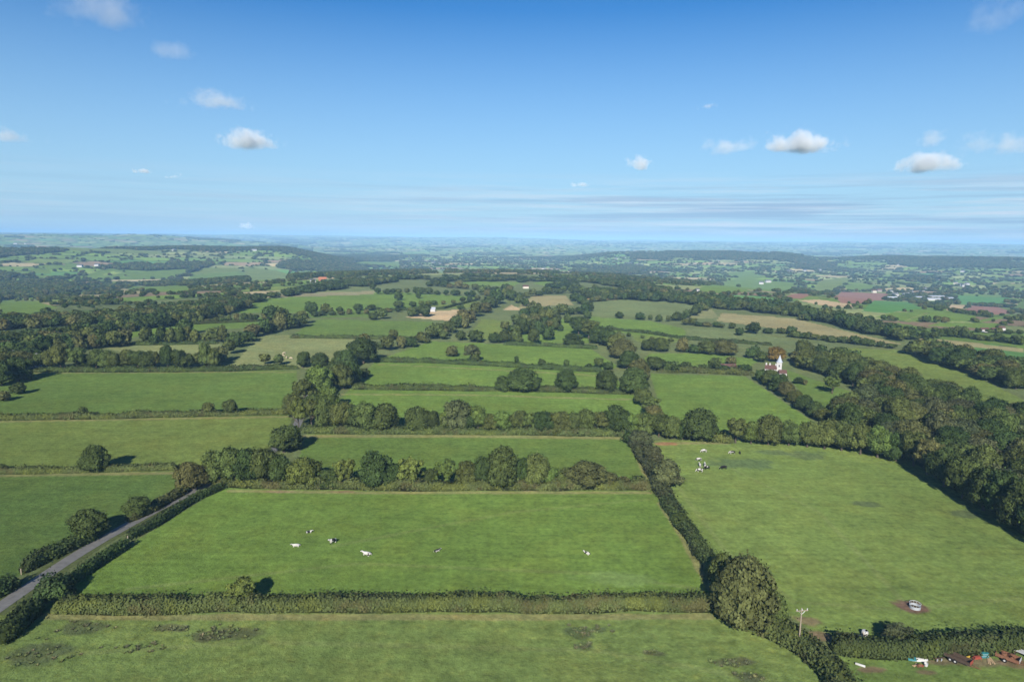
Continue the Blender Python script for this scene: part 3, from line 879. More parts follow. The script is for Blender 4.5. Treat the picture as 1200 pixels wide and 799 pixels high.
fill(WB, [(-220, 450), (-220, 424), (-40, 412), (60, 400), (150, 384), (230, 371), (290, 357), (292, 362), (220, 380), (140, 391), (95, 402), (48, 416), (30, 438)], 11, 8.5, ['d', 'D', 'd', 'm', 'o'])
WE = 'in the woodland belt beside the tan hillside field'
fill(WE, [(690, 350), (740, 352), (800, 356), (838, 362), (930, 371), (1000, 388), (1062, 402), (1066, 397), (1000, 381), (930, 364), (840, 355), (780, 350), (720, 345), (680, 346)], 12, 10, ['d', 'd', 'D', 'm'])
fill(WE, [(1062, 414), (1080, 411), (1130, 417), (1205, 433), (1205, 466), (1150, 445), (1100, 427)], 10, 10, ['d', 'm', 'o', 'm', 'd'])
WR = 'in the tree belt along the ridge'
fill(WR, [(280, 358), (340, 343), (400, 332), (470, 326), (500, 326), (440, 334), (345, 346), (300, 355)], 9, 12, ['d', 'D', 'd'], .46)
fill(WR, [(480, 327), (560, 323), (640, 326), (700, 338), (690, 344), (620, 333), (560, 330), (500, 331)], 8, 13, ['d', 'D', 'm'], .55)

# ------------------------------------------------------------------ the 300 trees that show largest are things of their own
ORD = 'first second third fourth fifth sixth seventh eighth ninth tenth eleventh twelfth thirteenth fourteenth fifteenth sixteenth seventeenth eighteenth nineteenth twentieth'.split() + \
      ['twenty ' + w for w in 'first second third fourth fifth sixth seventh eighth ninth'.split()] + ['thirtieth'] + ['thirty ' + w for w in 'first second third fourth fifth sixth seventh eighth ninth'.split()] + \
      ['fortieth'] + ['forty ' + w for w in 'first second third fourth fifth sixth seventh eighth ninth'.split()]
MASS = {WN, WB, WE, WR, RT}


def prio(t):
    return t['px'] * (1.5 if t['row'] not in MASS else 1.0)


for t in TREES:
    sx, sy, zz = to_pix(t['P'])
    t['vis'] = -40 < sx < 1240 and sy < 860; t['near'] = -320 < sx < 1500
OUTSIDE = [t for t in TREES if not t['vis'] and t['near']]
TREES = [t for t in TREES if t['vis']]
TREES.sort(key=prio, reverse=True)
SINGLES, REST = TREES[:296], TREES[296:] + OUTSIDE
rows = {}
for t in SINGLES:
    rows.setdefault(t['row'], []).append(t)
SHAPE = {'dome': 'domed', 'round': 'rounded', 'tall': 'tall', 'bush': 'leafy', 'open': 'thin', 'flat': 'flat'}
for rname, ts in rows.items():
    ts.sort(key=lambda t: t['sx'])
    for i, t in enumerate(ts):
        grp = 'trees ' + rname
        lab = t['label']
        small = t['H'] < 4.2 or t['kind'] == 'bush'
        noun = 'bush' if small else 'tree'
        if lab is None:
            if rname in MASS:
                lab = f"{WORD[t['c']]} broadleaf {noun} {rname}"
                grp = f"{WORD[t['c']]} {noun}s {rname}"
            else:
                lab = f"{WORD[t['c']]} {SHAPE[t['kind']]} {noun}, {ORD[i]} from left {rname}"
                if len(lab.replace(',', '').split()) > 16:
                    lab = f"{WORD[t['c']]} {noun}, {ORD[i]} from left {rname}"
        o = thing('bush' if small else 'tree', lab, 'bush' if small else 'tree', tuple(t['P']), random.uniform(0, 6.28), (t['W'] * .88, t['W'] * .88, t['H'] * .94), grp)
        me = slot_mesh(random.choice(CROWNS[t['kind']]))
        c = link(bpy.data.objects.new('crown', me), o)
        c.material_slots[0].link = 'OBJECT'; c.material_slots[0].material = LEAF[t['c']]
        link(bpy.data.objects.new('trunk', random.choice(TRUNKS)), o)
print('trees wanted', len(TREES), 'singles', len(SINGLES), {k: len(v) for k, v in rows.items()})


# ------------------------------------------------------------------ hedges
def hedge(px_pts, hgt, wid, label, c='h', card=.42, name='hedge', dens=2.0, gap_noise=None, group='hedges between the meadows'):
    w = hits(px_pts)
    g = np.random.default_rng(sum(map(ord, label)))
    gap_noise = gap_noise or (.45 if card < .45 else .85)
    pts = w[:, :2]
    seg = np.linalg.norm(np.diff(pts, axis=0), axis=1); cum = np.concatenate([[0], np.cumsum(seg)]); L = cum[-1]
    per = wid + 2 * hgt
    n = int(L * per / card ** 2 * dens)

    def at(s):
        x = np.interp(s, cum, pts[:, 0]); y = np.interp(s, cum, pts[:, 1])
        e = np.minimum(s + .5, L); b = np.maximum(s - .5, 0)
        tx = np.interp(e, cum, pts[:, 0]) - np.interp(b, cum, pts[:, 0]); ty = np.interp(e, cum, pts[:, 1]) - np.interp(b, cum, pts[:, 1])
        k = np.hypot(tx, ty) + 1e-9
        return x, y, tx / k, ty / k

    def shape(s):
        so = g0[0] * 100
        end = np.clip(np.minimum(s, L - s) / (wid * .45), .02, 1) ** .5
        hh = end * hgt * (1 - gap_noise * .5 + gap_noise * (fbm(s / 7 + so, s * 0, 3)) * 1.5 + .12 * (vnoise(s / 1.3 + so, s * 0) - .5))
        ww = (.35 + .65 * end) * wid * (.8 + .45 * fbm(s / 6 + so + 9, s * 0, 2))
        off = (fbm(s / 11 + so + 5, s * 0, 2) - .5) * wid * .5
        return hh, ww, off

    g0 = g.random(2)
    s = g.uniform(0, L, n); a = g.uniform(0, math.pi, n)           # a: around the rounded section
    x, y, tx, ty = at(s); hh, ww, off = shape(s)
    ca, sa = np.cos(a), np.sin(a)
    sq = .62
    ox = np.sign(ca) * np.abs(ca) ** sq * ww / 2; oz = np.abs(sa) ** sq * hh
    k = np.where(g.random(n) < .08, g.uniform(1.08, 1.35, n), g.uniform(.84, 1.1, n))
    ox = ox * k + off; oz = oz * k
    X = x - ty * ox; Y = y + tx * ox
    P = np.stack([X, Y, height(X, Y) + oz], 1)
    nx = np.cos(a) * 1.0; nz = np.sin(a) * 1.0 + .25
    U = np.stack([-ty * nx, tx * nx, nz], 1) + g.normal(scale=.35, size=(n, 3)); U /= np.linalg.norm(U, axis=1)[:, None]
    Nn = U + g.normal(scale=.4, size=(n, 3)); Nn /= np.linalg.norm(Nn, axis=1)[:, None]
    V, Fc = leaf_cards(P, Nn, card, g)
    cl = fbm(s / 3.0 + 7, a, 3)
    tint = np.repeat((.72 + .62 * cl) * g.uniform(.8, 1.2, n), 4)
    cn = np.repeat(U, 4, 0)
    # leafy inner mass
    m = max(2, int(L / 1.5)); ss = np.linspace(0, L, m)
    x, y, tx, ty = at(ss); hh, ww, off = shape(ss)
    aa = np.linspace(0, math.pi, 7)
    ring = []
    for q in aa:
        ox = np.sign(np.cos(q)) * abs(np.cos(q)) ** sq * ww / 2 * .84 + off; oz = abs(np.sin(q)) ** sq * hh * .86
        Xc = x - ty * ox; Yc = y + tx * ox
        ring.append(np.stack([Xc, Yc, height(Xc, Yc) + oz - (.15 if q in (aa[0], aa[-1]) else 0)], 1))
    C = np.stack(ring, 1)
    ci = np.arange(m * 7).reshape(m, 7) + len(V)
    CF = np.stack([ci[:-1, :-1], ci[1:, :-1], ci[1:, 1:], ci[:-1, 1:]], -1).reshape(-1, 4)[:, ::-1]
    V = np.concatenate([V, C.reshape(-1, 3)]); Fc = np.concatenate([Fc, CF])
    tint = np.concatenate([tint, np.full(m * 7, .9)])
    cc = C - C[:, [3], :] + np.array([0, 0, .8]); cc = cc.reshape(-1, 3); cc /= np.linalg.norm(cc, axis=1)[:, None] + 1e-9
    cn = np.concatenate([cn, cc])
    o = V.mean(0) * np.array([1, 1, 0]) + np.array([0, 0, float(height(*V.mean(0)[:2]))])
    me = mesh_from(name, V - o, Fc, LEAF[c], True)
    point_attr(me, 'tint', tint, 'FLOAT')
    me.normals_split_custom_set_from_vertices([tuple(v) for v in cn])
    ob = link(bpy.data.objects.new(name, me)); ob.location = o
    return tag(ob, label, 'hedge', group)


hedge([(62, 716), (150, 715), (300, 714), (450, 714), (600, 714), (720, 714), (836, 713)], 2.7, 3.4, 'long straight clipped hedge across the whole near meadow edge', 'h', .36)
hedge([(2, 756), (22, 735), (45, 715)], 3.4, 3.4, 'short thick hedge at the lane junction with deep shadow', 'H', .42)
hedge([(38, 706), (62, 700), (86, 700)], 4.2, 5, 'tall dark bush clump where the long hedge meets the lane', 'H', .42, name='hedge')
hedge([(62, 693), (85, 684), (110, 667), (148, 640)], 2.1, 2.2, 'dark hedge on the meadow side of the lane, before the gateway', 'H', .36)
hedge([(150, 633), (185, 614), (225, 590), (268, 569)], 2.0, 2.1, 'dark hedge on the meadow side of the lane, beyond the gateway', 'H', .36)
hedge([(26, 672), (60, 655), (88, 640), (110, 630)], 2.6, 3.2, 'bumpy hedge on the far side of the lane', 'h', .40)
hedge([(-20, 705), (0, 696), (20, 686)], 2.8, 3.2, 'short hedge by the lane at the very edge of view', 'H', .40)
hedge([(150, 612), (180, 598), (215, 577)], 2.2, 2.6, 'ragged bracken hedge bank between two lane trees', 'o', .40)
hedge([(-150, 557), (-30, 555), (60, 554), (130, 552), (208, 550)], 1.9, 2.4, 'low hedge below the yellowish meadow', 'h', .42)
hedge([(-160, 495), (-40, 493), (90, 491), (220, 488), (342, 485)], 2.0, 2.6, 'low hedge between the yellowish meadow and the dark meadow', 'h', .50)
hedge([(40, 436), (150, 436), (270, 435), (350, 432)], 2.4, 3.0, 'low hedge under the bushy tree row', 'H', .60)
hedge([(248, 569), (300, 571), (345, 571), (420, 573), (520, 573), (640, 573), (762, 572)], 2.6, 3.5, 'undergrowth hedge beneath the row behind the resting cows', 'h', .50)
hedge([(355, 507), (450, 508), (560, 508), (660, 510), (738, 511)], 2.2, 3.5, 'undergrowth hedge beneath the second tree row', 'h', .55)
hedge([(412, 456), (500, 457), (590, 458), (650, 459), (742, 462)], 2.2, 3.2, 'low hedge joining the three round trees', 'H', .6)
hedge([(440, 424), (500, 425), (560, 428), (630, 432), (706, 436)], 2.2, 3.2, 'low hedge with five small trees between the upper strips', 'H', .65)
hedge([(740, 512), (752, 535), (768, 565), (782, 590)], 3.0, 4.2, 'tall purplish thorn hedge at the upper end of the cross hedge', 'p', .42)
hedge([(782, 590), (800, 620), (822, 652), (842, 684)], 2.8, 4.0, 'tall olive cross hedge running down to the largest corner tree', 'h', .40)
hedge([(888, 738), (915, 750), (940, 764), (965, 784), (985, 806), (1005, 835)], 3.2, 4.2, 'thick bramble hedge passing the wooden pole', 'h', .42)
hedge([(975, 764), (1030, 767), (1090, 765), (1150, 762), (1215, 757), (1320, 750)], 3.2, 3.4, 'overgrown bramble hedge behind the farm scrap', 'H', .40)
hedge([(780, 502), (815, 516), (860, 519)], 2.2, 3, 'low hedge at the top of the big grazing meadow', 'h', .6)
hedge([(770, 436), (830, 437), (885, 440)], 2.6, 4, 'leafy hedge at the top of the bright meadow', 'h', .7)
for pts, lab in [([(340, 396), (420, 397), (505, 398)], 'thin dark hedge between the pale pasture and the meadow above'), ([(690, 384), (760, 391), (805, 398), (905, 405)], 'long thin hedge crossing the upper meadows beside the wood'),
                 ([(440, 365), (520, 362), (560, 352)], 'thin hedge along the farthest big meadow'), ([(590, 404), (640, 406), (700, 409)], 'thin hedge along the top of the upper meadow'),
                 ([(170, 383), (250, 379), (325, 376)], 'straight thin hedge along the top of the long bright meadow'), ([(60, 404), (130, 405), (255, 403)], 'thin hedge between the pale strip and the long bright meadow')]:
    hedge(pts, 2.0, 2.8, lab, 'H', .8)


# ------------------------------------------------------------------ farther trees: masses that nobody could count
def far_variant(name, seed, kind, n, card, c):
    me = make_crown(name, seed, kind, n, card)
    me.materials.append(LEAF[c])
    return bpy.data.objects.new(name, me)


SRC = bpy.data.collections.new('foliage sources')
for i, (k, c) in enumerate([('dome', 'd'), ('round', 'm'), ('dome', 'd'), ('tall', 'D'), ('bush', 'o'), ('dome', 'm')]):
    SRC.objects.link(far_variant('a%d_crown' % i, 300 + i, k, 900, .11, c))
SRC2 = bpy.data.collections.new('copse sources')


def copse(name, seed, c):
    g = np.random.default_rng(seed)
    V = []; Fc = []; Nn = []; T = []
    o = 0
    for i in range(16):
        u = np.array([g.uniform(-.5, .5), g.uniform(-.5, .5)])
        r = g.uniform(.11, .17); h = g.uniform(.6, 1.0)
        v = ICO2 * np.array([r, r, h * .55]) * (1 + .18 * g.normal(size=(len(ICO2), 1))) + np.array([u[0], u[1], h * .45])
        V.append(v); Fc.append(ICO2F + o); Nn.append(ICO2 + g.normal(scale=.35, size=ICO2.shape)); T.append(np.full(len(v), g.uniform(.75, 1.25)) * g.uniform(.8, 1.2, len(v))); o += len(v)
    me = mesh_from(name, np.concatenate(V), np.concatenate(Fc), LEAF[c])
    point_attr(me, 'tint', np.concatenate(T), 'FLOAT')
    return bpy.data.objects.new(name, me)


for i, c in enumerate(['d', 'D', 'd', 'm']):
    SRC2.objects.link(copse('c%d_copse' % i, 400 + i, c))


def scatter(name, coll, P, rz, S, variant, label, kind='stuff'):
    """one object whose geometry nodes set a plant on every point"""
    me = bpy.data.meshes.new(name)
    me.vertices.add(len(P)); me.vertices.foreach_set('co', np.asarray(P, np.float32).ravel())
    point_attr(me, 'turn', np.stack([rz * 0, rz * 0, rz], 1), 'FLOAT_VECTOR'); point_attr(me, 'size', S, 'FLOAT_VECTOR'); point_attr(me, 'variant', variant, 'INT')
    o = link(bpy.data.objects.new(name, me))
    ng = bpy.data.node_groups.new(name, 'GeometryNodeTree')
    ng.interface.new_socket('Geometry', in_out='INPUT', socket_type='NodeSocketGeometry'); ng.interface.new_socket('Geometry', in_out='OUTPUT', socket_type='NodeSocketGeometry')
    gi, go = ng.nodes.new('NodeGroupInput'), ng.nodes.new('NodeGroupOutput')
    ip = ng.nodes.new('GeometryNodeInstanceOnPoints')
    ci = ng.nodes.new('GeometryNodeCollectionInfo'); ci.inputs['Collection'].default_value = coll; ci.inputs['Separate Children'].default_value = True; ci.inputs['Reset Children'].default_value = True
    def attr(nm, t):
        a = ng.nodes.new('GeometryNodeInputNamedAttribute'); a.data_type = t; a.inputs['Name'].default_value = nm
        return a.outputs['Attribute']
    ng.links.new(gi.outputs[0], ip.inputs['Points']); ng.links.new(ci.outputs[0], ip.inputs['Instance'])
    ip.inputs['Pick Instance'].default_value = True
    ng.links.new(attr('variant', 'INT'), ip.inputs['Instance Index'])
    er = ng.nodes.new('FunctionNodeEulerToRotation'); ng.links.new(attr('turn', 'FLOAT_VECTOR'), er.inputs[0]); ng.links.new(er.outputs[0], ip.inputs['Rotation'])
    ng.links.new(attr('size', 'FLOAT_VECTOR'), ip.inputs['Scale'])
    ng.links.new(ip.outputs[0], go.inputs[0])
    md = o.modifiers.new('plants', 'NODES'); md.node_group = ng
    return tag(o, label, None, None, kind)



SRC3 = bpy.data.collections.new('tussock sources')


def tussock(name, seed, mat):
    g = np.random.default_rng(seed)
    V = []; Fc = []
    for i in range(26):
        a = g.uniform(0, 6.28); r = g.uniform(0, .32); x, y = r * math.cos(a), r * math.sin(a)
        ln = g.uniform(.15, .5); hgt = g.uniform(.5, 1.0); t = a + g.uniform(-.8, .8); w = g.uniform(.04, .09)
        dx, dy = math.cos(t) * ln, math.sin(t) * ln; nx, ny = -math.sin(t) * w, math.cos(t) * w
        o = len(V)
        V += [(x - nx, y - ny, -.05), (x + nx, y + ny, -.05), (x + dx * .5 + nx, y + dy * .5 + ny, hgt * .75), (x + dx * .5 - nx, y + dy * .5 - ny, hgt * .75), (x + dx, y + dy, hgt)]
        Fc += [(o, o + 1, o + 2, o + 3), (o + 3, o + 2, o + 4)]
    me = bpy.data.meshes.new(name); me.from_pydata(V, [], Fc); me.materials.append(mat)
    point_attr(me, 'tint', np.random.default_rng(seed).uniform(.8, 1.2, len(V)), 'FLOAT')
    return bpy.data.objects.new(name, me)


for i, c in enumerate([(.150, .190, .066), (.19, .20, .082), (.140, .150, .075), (.25, .22, .115)]):
    SRC3.objects.link(tussock('t%d_tussock' % i, 500 + i, leaf_material('grass blade %d' % i, c, .25)))

# the rest of the traced trees
P = np.array([t['P'] for t in REST]); S = np.array([(t['W'] * .9, t['W'] * .9, t['H'] * .92) for t in REST])
cmap = {'d': (0, 2), 'D': (3, 3), 'm': (1, 5), 'y': (1, 5), 'o': (4, 4), 'r': (4, 4), 'b': (4, 1), 'p': (4, 0), 'h': (1, 4)}
var = np.array([random.choice(cmap.get(t['c'], (0, 1))) for t in REST])
scatter('distant_trees', SRC, P, rng.uniform(0, 6.28, len(P)), S, var, 'mass of smaller trees in the woods and hedgerows beyond the near meadows')

# field hedges and woods of the far country
FAR_POLYS = [w for w, _ in FAR_W] + NEAR_W


def clear_of_fields(x, y, margin=0):
    k = np.ones(len(x), bool)
    for w in FAR_POLYS:
        k &= ~in_poly(x, y, w)
    return k


def polar_points(n, r0, r1, a=50):
    r = np.sqrt(rng.uniform(r0 ** 2, r1 ** 2, n)); t = np.radians(rng.uniform(-a, a, n))
    return r * np.sin(t), r * np.cos(t)


acc = []
for r0, r1, n in ((700, 1500, 36000), (1500, 2600, 107000), (2600, 5200, 178000)):
    x, y = polar_points(n, r0, r1)
    off = ~(in_poly(x, y, PLATEAU))
    x, y = x[off], y[off]
    cid, e = cells(x, y)
    D = np.hypot(x, y)
    wd = wooded(x, y)
    clump = fbm(x / 120 + 5, y / 120 + 8, 2)
    k = ((e < 2.2 + D / 1700) & (clump > .30) & ((D < 2400) | (rng.random(len(x)) < .6))) | wd | ((fbm(x / 60, y / 60, 2) > .66) & (rng.random(len(x)) < .05))
    k &= clear_of_fields(x, y)
    x, y, e, wd, D = x[k], y[k], e[k], wd[k], D[k]
    h = np.where(wd, rng.uniform(8, 15, len(x)), rng.uniform(3.5, 10, len(x))) * (1 - .3 * (1 - smooth(1200, 2000, D)))
    wdt = np.where(wd, rng.uniform(9, 14, len(x)), h * rng.uniform(.9, 1.5, len(x))) * (1 + D / 9000)
    acc.append((x, y, h, wdt))
x, y, h, wd_ = (np.concatenate(q) for q in zip(*acc))
scatter('valley_trees', SRC, np.stack([x, y, height(x, y)], 1), rng.uniform(0, 6.28, len(x)), np.stack([wd_, wd_, h], 1), rng.integers(0, 6, len(x)), 'hedgerow trees and woods spread over the valley and the far hillsides')
x, y = polar_points(107000, 5000, 16000)
cid, e = cells(x, y)
k = wooded(x, y) | ((e < 4) & (rng.random(len(x)) < .28))
x, y = x[k], y[k]
D = np.hypot(x, y)
wq = wooded(x, y)
sz = np.where(wq, rng.uniform(40, 75, len(x)), rng.uniform(14, 30, len(x))) * (.7 + D / 18000)
scatter('far_woods', SRC2, np.stack([x, y, height(x, y)], 1), rng.uniform(0, 6.28, len(x)), np.stack([sz, sz, np.clip(sz * .3, 7, 15)], 1), rng.integers(0, 4, len(x)), 'dark copses and hedgerows fading blue towards the skyline')
print('valley', len(wd_), 'far', len(x))


# rushes: dark clumps in the rough pasture
rx_, ry_ = [], []
for cx, cy, sx_, sy_, n in [(268, 741, 6, 2.2, 80), (240, 746, 4, 1.6, 30), (100, 736, 5, 2.2, 40), (45, 766, 6, 3.4, 60), (150, 760, 5, 2, 40), (200, 737, 4, 1.2, 40), (680, 742, 2.6, 1.8, 50), (684, 757, 2.0, 1.1, 36), (703, 737, 1.5, 1.0, 25), (765, 765, 1.6, .8, 20), (862, 777, 3.2, 1.0, 45), (882, 793, 2.2, 1.2, 36)]:
    q = hit(cx, cy)[0]; n = int(n * .4)
    rx_.append(q[0] + rng.normal(0, sx_ * .6, n)); ry_.append(q[1] + rng.normal(0, sy_ * .6, n))
x, y = np.concatenate(rx_), np.concatenate(ry_)
s_ = .8 * rng.uniform(.6, 1.4, len(x))
scatter('rushes', SRC3, np.stack([x, y, height(x, y)], 1), rng.uniform(0, 6.28, len(x)), np.stack([s_, s_, s_ * rng.uniform(.25, .5, len(x))], 1), rng.choice(4, len(x), p=[.35, .1, .5, .05]), 'dark clumps of rushes in the rough pasture')


# ------------------------------------------------------------------ the lane
def ribbon(name, px_pts, width, mat, lift, label, kind='structure', step=2.0, off=0.0):
    w = hits(px_pts)[:, :2]
    seg = np.linalg.norm(np.diff(w, axis=0), axis=1); cum = np.concatenate([[0], np.cumsum(seg)])
    n = int(cum[-1] / step) + 1
    s = np.linspace(0, cum[-1], n)
    x, y = np.interp(s, cum, w[:, 0]), np.interp(s, cum, w[:, 1])
    ker = np.ones(9) / 9
    for _ in range(2):
        xp = np.pad(x, 4, mode='edge'); yp = np.pad(y, 4, mode='edge')
        x, y = np.convolve(xp, ker, 'valid'), np.convolve(yp, ker, 'valid')
    tx, ty = np.gradient(x), np.gradient(y); k = np.hypot(tx, ty); tx, ty = tx / k, ty / k
    us = np.linspace(-.5, .5, 5)
    V = []
    for u in us:
        wob = width * (1 + .06 * (fbm(s / 6, s * 0 + u, 2) - .5)) * u + off
        X, Y = x - ty * wob, y + tx * wob
        V.append(np.stack([X, Y, height(X, Y) + lift - abs(u) * .06], 1))
    V = np.stack(V, 1)
    i = np.arange(n * 5).reshape(n, 5)
    Fc = np.stack([i[:-1, :-1], i[:-1, 1:], i[1:, 1:], i[1:, :-1]], -1).reshape(-1, 4)[:, ::-1]
    o = link(bpy.data.objects.new(name, mesh_from(name, V.reshape(-1, 3), Fc, mat, True)))
    return tag(o, label, None, None, kind)


M_TAR = plain('worn tarmac', (.175, .170, .160), .9, .2, var=.22, scale=.7)
M_VERGE = plain('verge grass', (.095, .115, .042), 1, .05, var=.4, scale=.8)
LANE = [(-30, 732), (0, 711), (28, 692), (50, 676), (80, 656), (110, 637), (140, 621), (165, 607), (185, 596), (215, 581), (240, 571), (265, 560), (295, 545), (325, 525), (343, 508), (352, 490), (358, 470), (372, 452), (390, 440)]
ribbon('verge', LANE, 6.2, M_VERGE, .06, 'grassy verge beside the tarmac lane')
ribbon('lane', LANE, 3.5, M_TAR, .13, 'narrow grey tarmac lane between hedges')


# ------------------------------------------------------------------ cattle
def cow_mat(name, white, thr, base_dark=(.018, .016, .015), base_white=(.56, .54, .50)):
    m, nt, b = new_mat(name)
    tc = N(nt, 'ShaderNodeTexCoord'); oi = N(nt, 'ShaderNodeObjectInfo')
    va = N(nt, 'ShaderNodeVectorMath', operation='ADD')
    nt.links.new(tc.outputs['Object'], va.inputs[0])
    sc = N(nt, 'ShaderNodeVectorMath', operation='SCALE'); sc.inputs[0].default_value = (31, 17, 9); nt.links.new(oi.outputs['Random'], sc.inputs['Scale'])
    nt.links.new(sc.outputs[0], va.inputs[1])
    nf = noise_node(nt, 1.15, 1.5, .5, vec=va.outputs[0])
    c = mixcol(nt, mrange(nt, nf, thr - .012, thr + .012, 0, 1), base_dark, base_white)
    nt.links.new(c, b.inputs['Base Color']); b.inputs['Roughness'].default_value = .7
    return m


COWM = {'w': cow_mat('hide mostly white', 1, .36), 'p': cow_mat('hide black and white', 1, .48), 'k': cow_mat('hide mostly black', 0, .66), 'c': cow_mat('hide cream', 1, .2, (.45, .33, .2), (.62, .50, .36))}


def cow_mesh(name, pose):
    v = []; e = []; r = []

    def add(p, rad_, parent=None):
        v.append(p); r.append(rad_)
        if parent is not None:
            e.append((parent, len(v) - 1))
        return len(v) - 1
    z = 0 if pose != 'lying' else -.62
    pel = add((-.72, 0, 1.13 + z), (.27, .30)); mid = add((-.12, 0, 1.05 + z), (.36, .40), pel); ch = add((.45, 0, 1.07 + z), (.30, .37), mid)
    if pose == 'grazing':
        nk = add((.86, 0, .98), (.17, .20), ch); po = add((1.22, 0, .56), (.13, .14), nk); mz = add((1.38, 0, .14), (.08, .085), po)
        ear = [(1.16, s * .22, .6) for s in (1, -1)]
    else:
        nk = add((.84, 0, 1.28 + z), (.16, .21), ch); po = add((1.14, 0, 1.52 + z), (.13, .14), nk); mz = add((1.52, 0, 1.34 + z), (.08, .085), po)
        ear = [(1.12, s * .23, 1.5 + z) for s in (1, -1)]
    for q in ear:
        add(q, (.04, .05), po)
    for s in (1, -1):
        if pose == 'lying':
            hp = add((-.70, s * .24, .40), (.16, .18), pel); kn = add((-.32, s * .44, .26), (.12, .12), hp); hk = add((-.70, s * .48, .12), (.065, .065), kn); add((-.36, s * .50, .06), (.05, .05), hk)
            sh = add((.46, s * .20, .32), (.13, .14), ch); k2 = add((.78, s * .24, .14), (.07, .07), sh); add((.46, s * .26, .06), (.05, .05), k2)
        else:
            fw = .10 * s
            hp = add((-.74, s * .18, .95), (.15, .18), pel); kn = add((-.58, s * .21, .72), (.11, .13), hp); hk = add((-.84 + fw, s * .19, .50), (.06, .065), kn); add((-.78 + fw, s * .19, .20), (.048, .048), hk); add((-.74 + fw, s * .19, .03), (.06, .06), len(v) - 1)
            sh = add((.50, s * .17, .84), (.12, .15), ch); k2 = add((.52 - fw * .6, s * .16, .44), (.062, .065), sh); add((.52 - fw, s * .16, .18), (.046, .046), k2); add((.55 - fw, s * .16, .03), (.058, .058), len(v) - 1)
    if pose != 'lying':
        add((-.42, 0, .70), (.13, .12), pel)
    t1 = add((-1.02, 0, 1.12 + z), (.04, .04), pel); add((-1.10, 0, .62 + z * .7), (.03, .03), t1); add((-1.08, 0, .42 + z * .55), (.05, .05), len(v) - 1)
    me = bpy.data.meshes.new(name); me.from_pydata(v, e, []); me.update()
    o = bpy.data.objects.new(name, me)
    o.modifiers.new('skin', 'SKIN').use_smooth_shade = True
    o.modifiers.new('round', 'SUBSURF').levels = 1; o.modifiers['round'].render_levels = 1
    for i, q in enumerate(me.skin_vertices[0].data):
        q.radius = r[i]; q.use_root = (i == 0)
    dg = bpy.context.evaluated_depsgraph_get()
    COL.objects.link(o); dg.update()
    me2 = bpy.data.meshes.new_from_object(o.evaluated_get(dg)); me2.name = name
    bpy.data.objects.remove(o)
    zmin = min(q.co.z for q in me2.vertices)
    me2.transform(Matrix.Translation((0, 0, -zmin)))
    me2.materials.clear(); me2.materials.append(COWM['p'])
    return me2


COWS = {p: cow_mesh('cow_' + p, p) for p in ('standing', 'grazing', 'lying')}


def cow(px, py, rz, pose, c, label, grp, s=1.0):
    P = hit(px, py)[0]
    o = link(bpy.data.objects.new('cow', COWS[pose]))
    o.location = P; o.rotation_euler = (0, 0, rad(rz)); o.scale = (s * .88,) * 3
    o.material_slots[0].link = 'OBJECT'; o.material_slots[0].material = COWM[c]
    return tag(o, label, 'cow', grp)


GA, GB, GC = 'cows resting in the meadow behind the long hedge', 'cows grazing near the top of the big meadow', 'cream cattle in the pale pasture'
cow(347, 640, 200, 'lying', 'w', 'white cow lying down, farthest from the cross hedge', GA, 1.1)
cow(362, 624, 10, 'lying', 'p', 'small black and white cow lying behind the others', GA, .9)
cow(390, 637, 235, 'standing', 'p', 'black and white cow standing among the resting cows', GA, 1.25)
cow(430, 650, 170, 'lying', 'w', 'white cow with a dark patch lying beside the standing cow', GA, 1.3)
cow(512, 646, 30, 'lying', 'p', 'small black and white cow lying alone in mid meadow', GA, .95)
cow(688, 649, 150, 'lying', 'p', 'black and white cow lying alone nearest the cross hedge', GA, 1.0)
cow(825, 530, 180, 'grazing', 'w', 'white cow at the back of the small grazing bunch', GB, 1.15)
cow(819, 540, 175, 'grazing', 'p', 'black and white cow grazing above the three bunched cows', GB, 1.1)
cow(820, 547, 90, 'standing', 'w', 'white cow standing at the edge of the tight bunch', GB, 1.1)
cow(826, 547, 80, 'standing', 'w', 'white cow standing behind the black bunch cow', GB, 1.15)
cow(828.5, 550, 190, 'grazing', 'k', 'black cow grazing in the tight bunch', GB, 1.15)
cow(820, 553, 170, 'grazing', 'w', 'white cow in front of the tight bunch', GB, 1.2)
cow(848, 550, 185, 'grazing', 'k', 'black cow with white belly grazing alone', GB, 1.3)
cow(858, 532, 175, 'grazing', 'p', 'black and white cow grazing apart beside a dark calf', GB, 1.2)
cow(867, 532, 80, 'standing', 'k', 'small dark calf beside the grazing black and white cow', GB, .85)
for i, (x, y) in enumerate([(331, 418), (336, 420), (341, 421), (333, 415)]):
    cow(x, y, 20 + 70 * i, 'grazing', 'c', 'small cream coloured cow grazing in the pale pasture', GC, 1.25)

# ------------------------------------------------------------------ buildings
M_WHITE = plain('white render', (.52, .51, .50), .85, .2, var=.06, scale=.6)
M_CREAM = plain('cream render', (.60, .55, .46), .85, .2, var=.08, scale=.6)
M_STONE = plain('grey stone', (.30, .27, .24), .9, .1, var=.2, scale=2)
M_BRICK = plain('red brick', (.34, .15, .10), .9, .1, var=.2, scale=3)
M_SLATE = plain('grey slate', (.12, .125, .14), .6, .3, var=.15, scale=2)
M_TILE = plain('brown red tile', (.12, .066, .056), .85, .15, var=.2, scale=2)
M_ORANGE = plain('orange tile', (.42, .17, .09), .85, .15, var=.2, scale=2)
M_LEAD = plain('pale lead', (.42, .46, .52), .5, .4, var=.1, scale=2)
M_TIN = plain('pale grey roofing sheet', (.42, .45, .50), .55, .4, var=.12, scale=1)
M_GLASS = plain('dark window glass', (.03, .04, .05), .15, .5, var=.1)
WALLS = {'w': M_WHITE, 'c': M_CREAM, 's': M_STONE, 'b': M_BRICK}
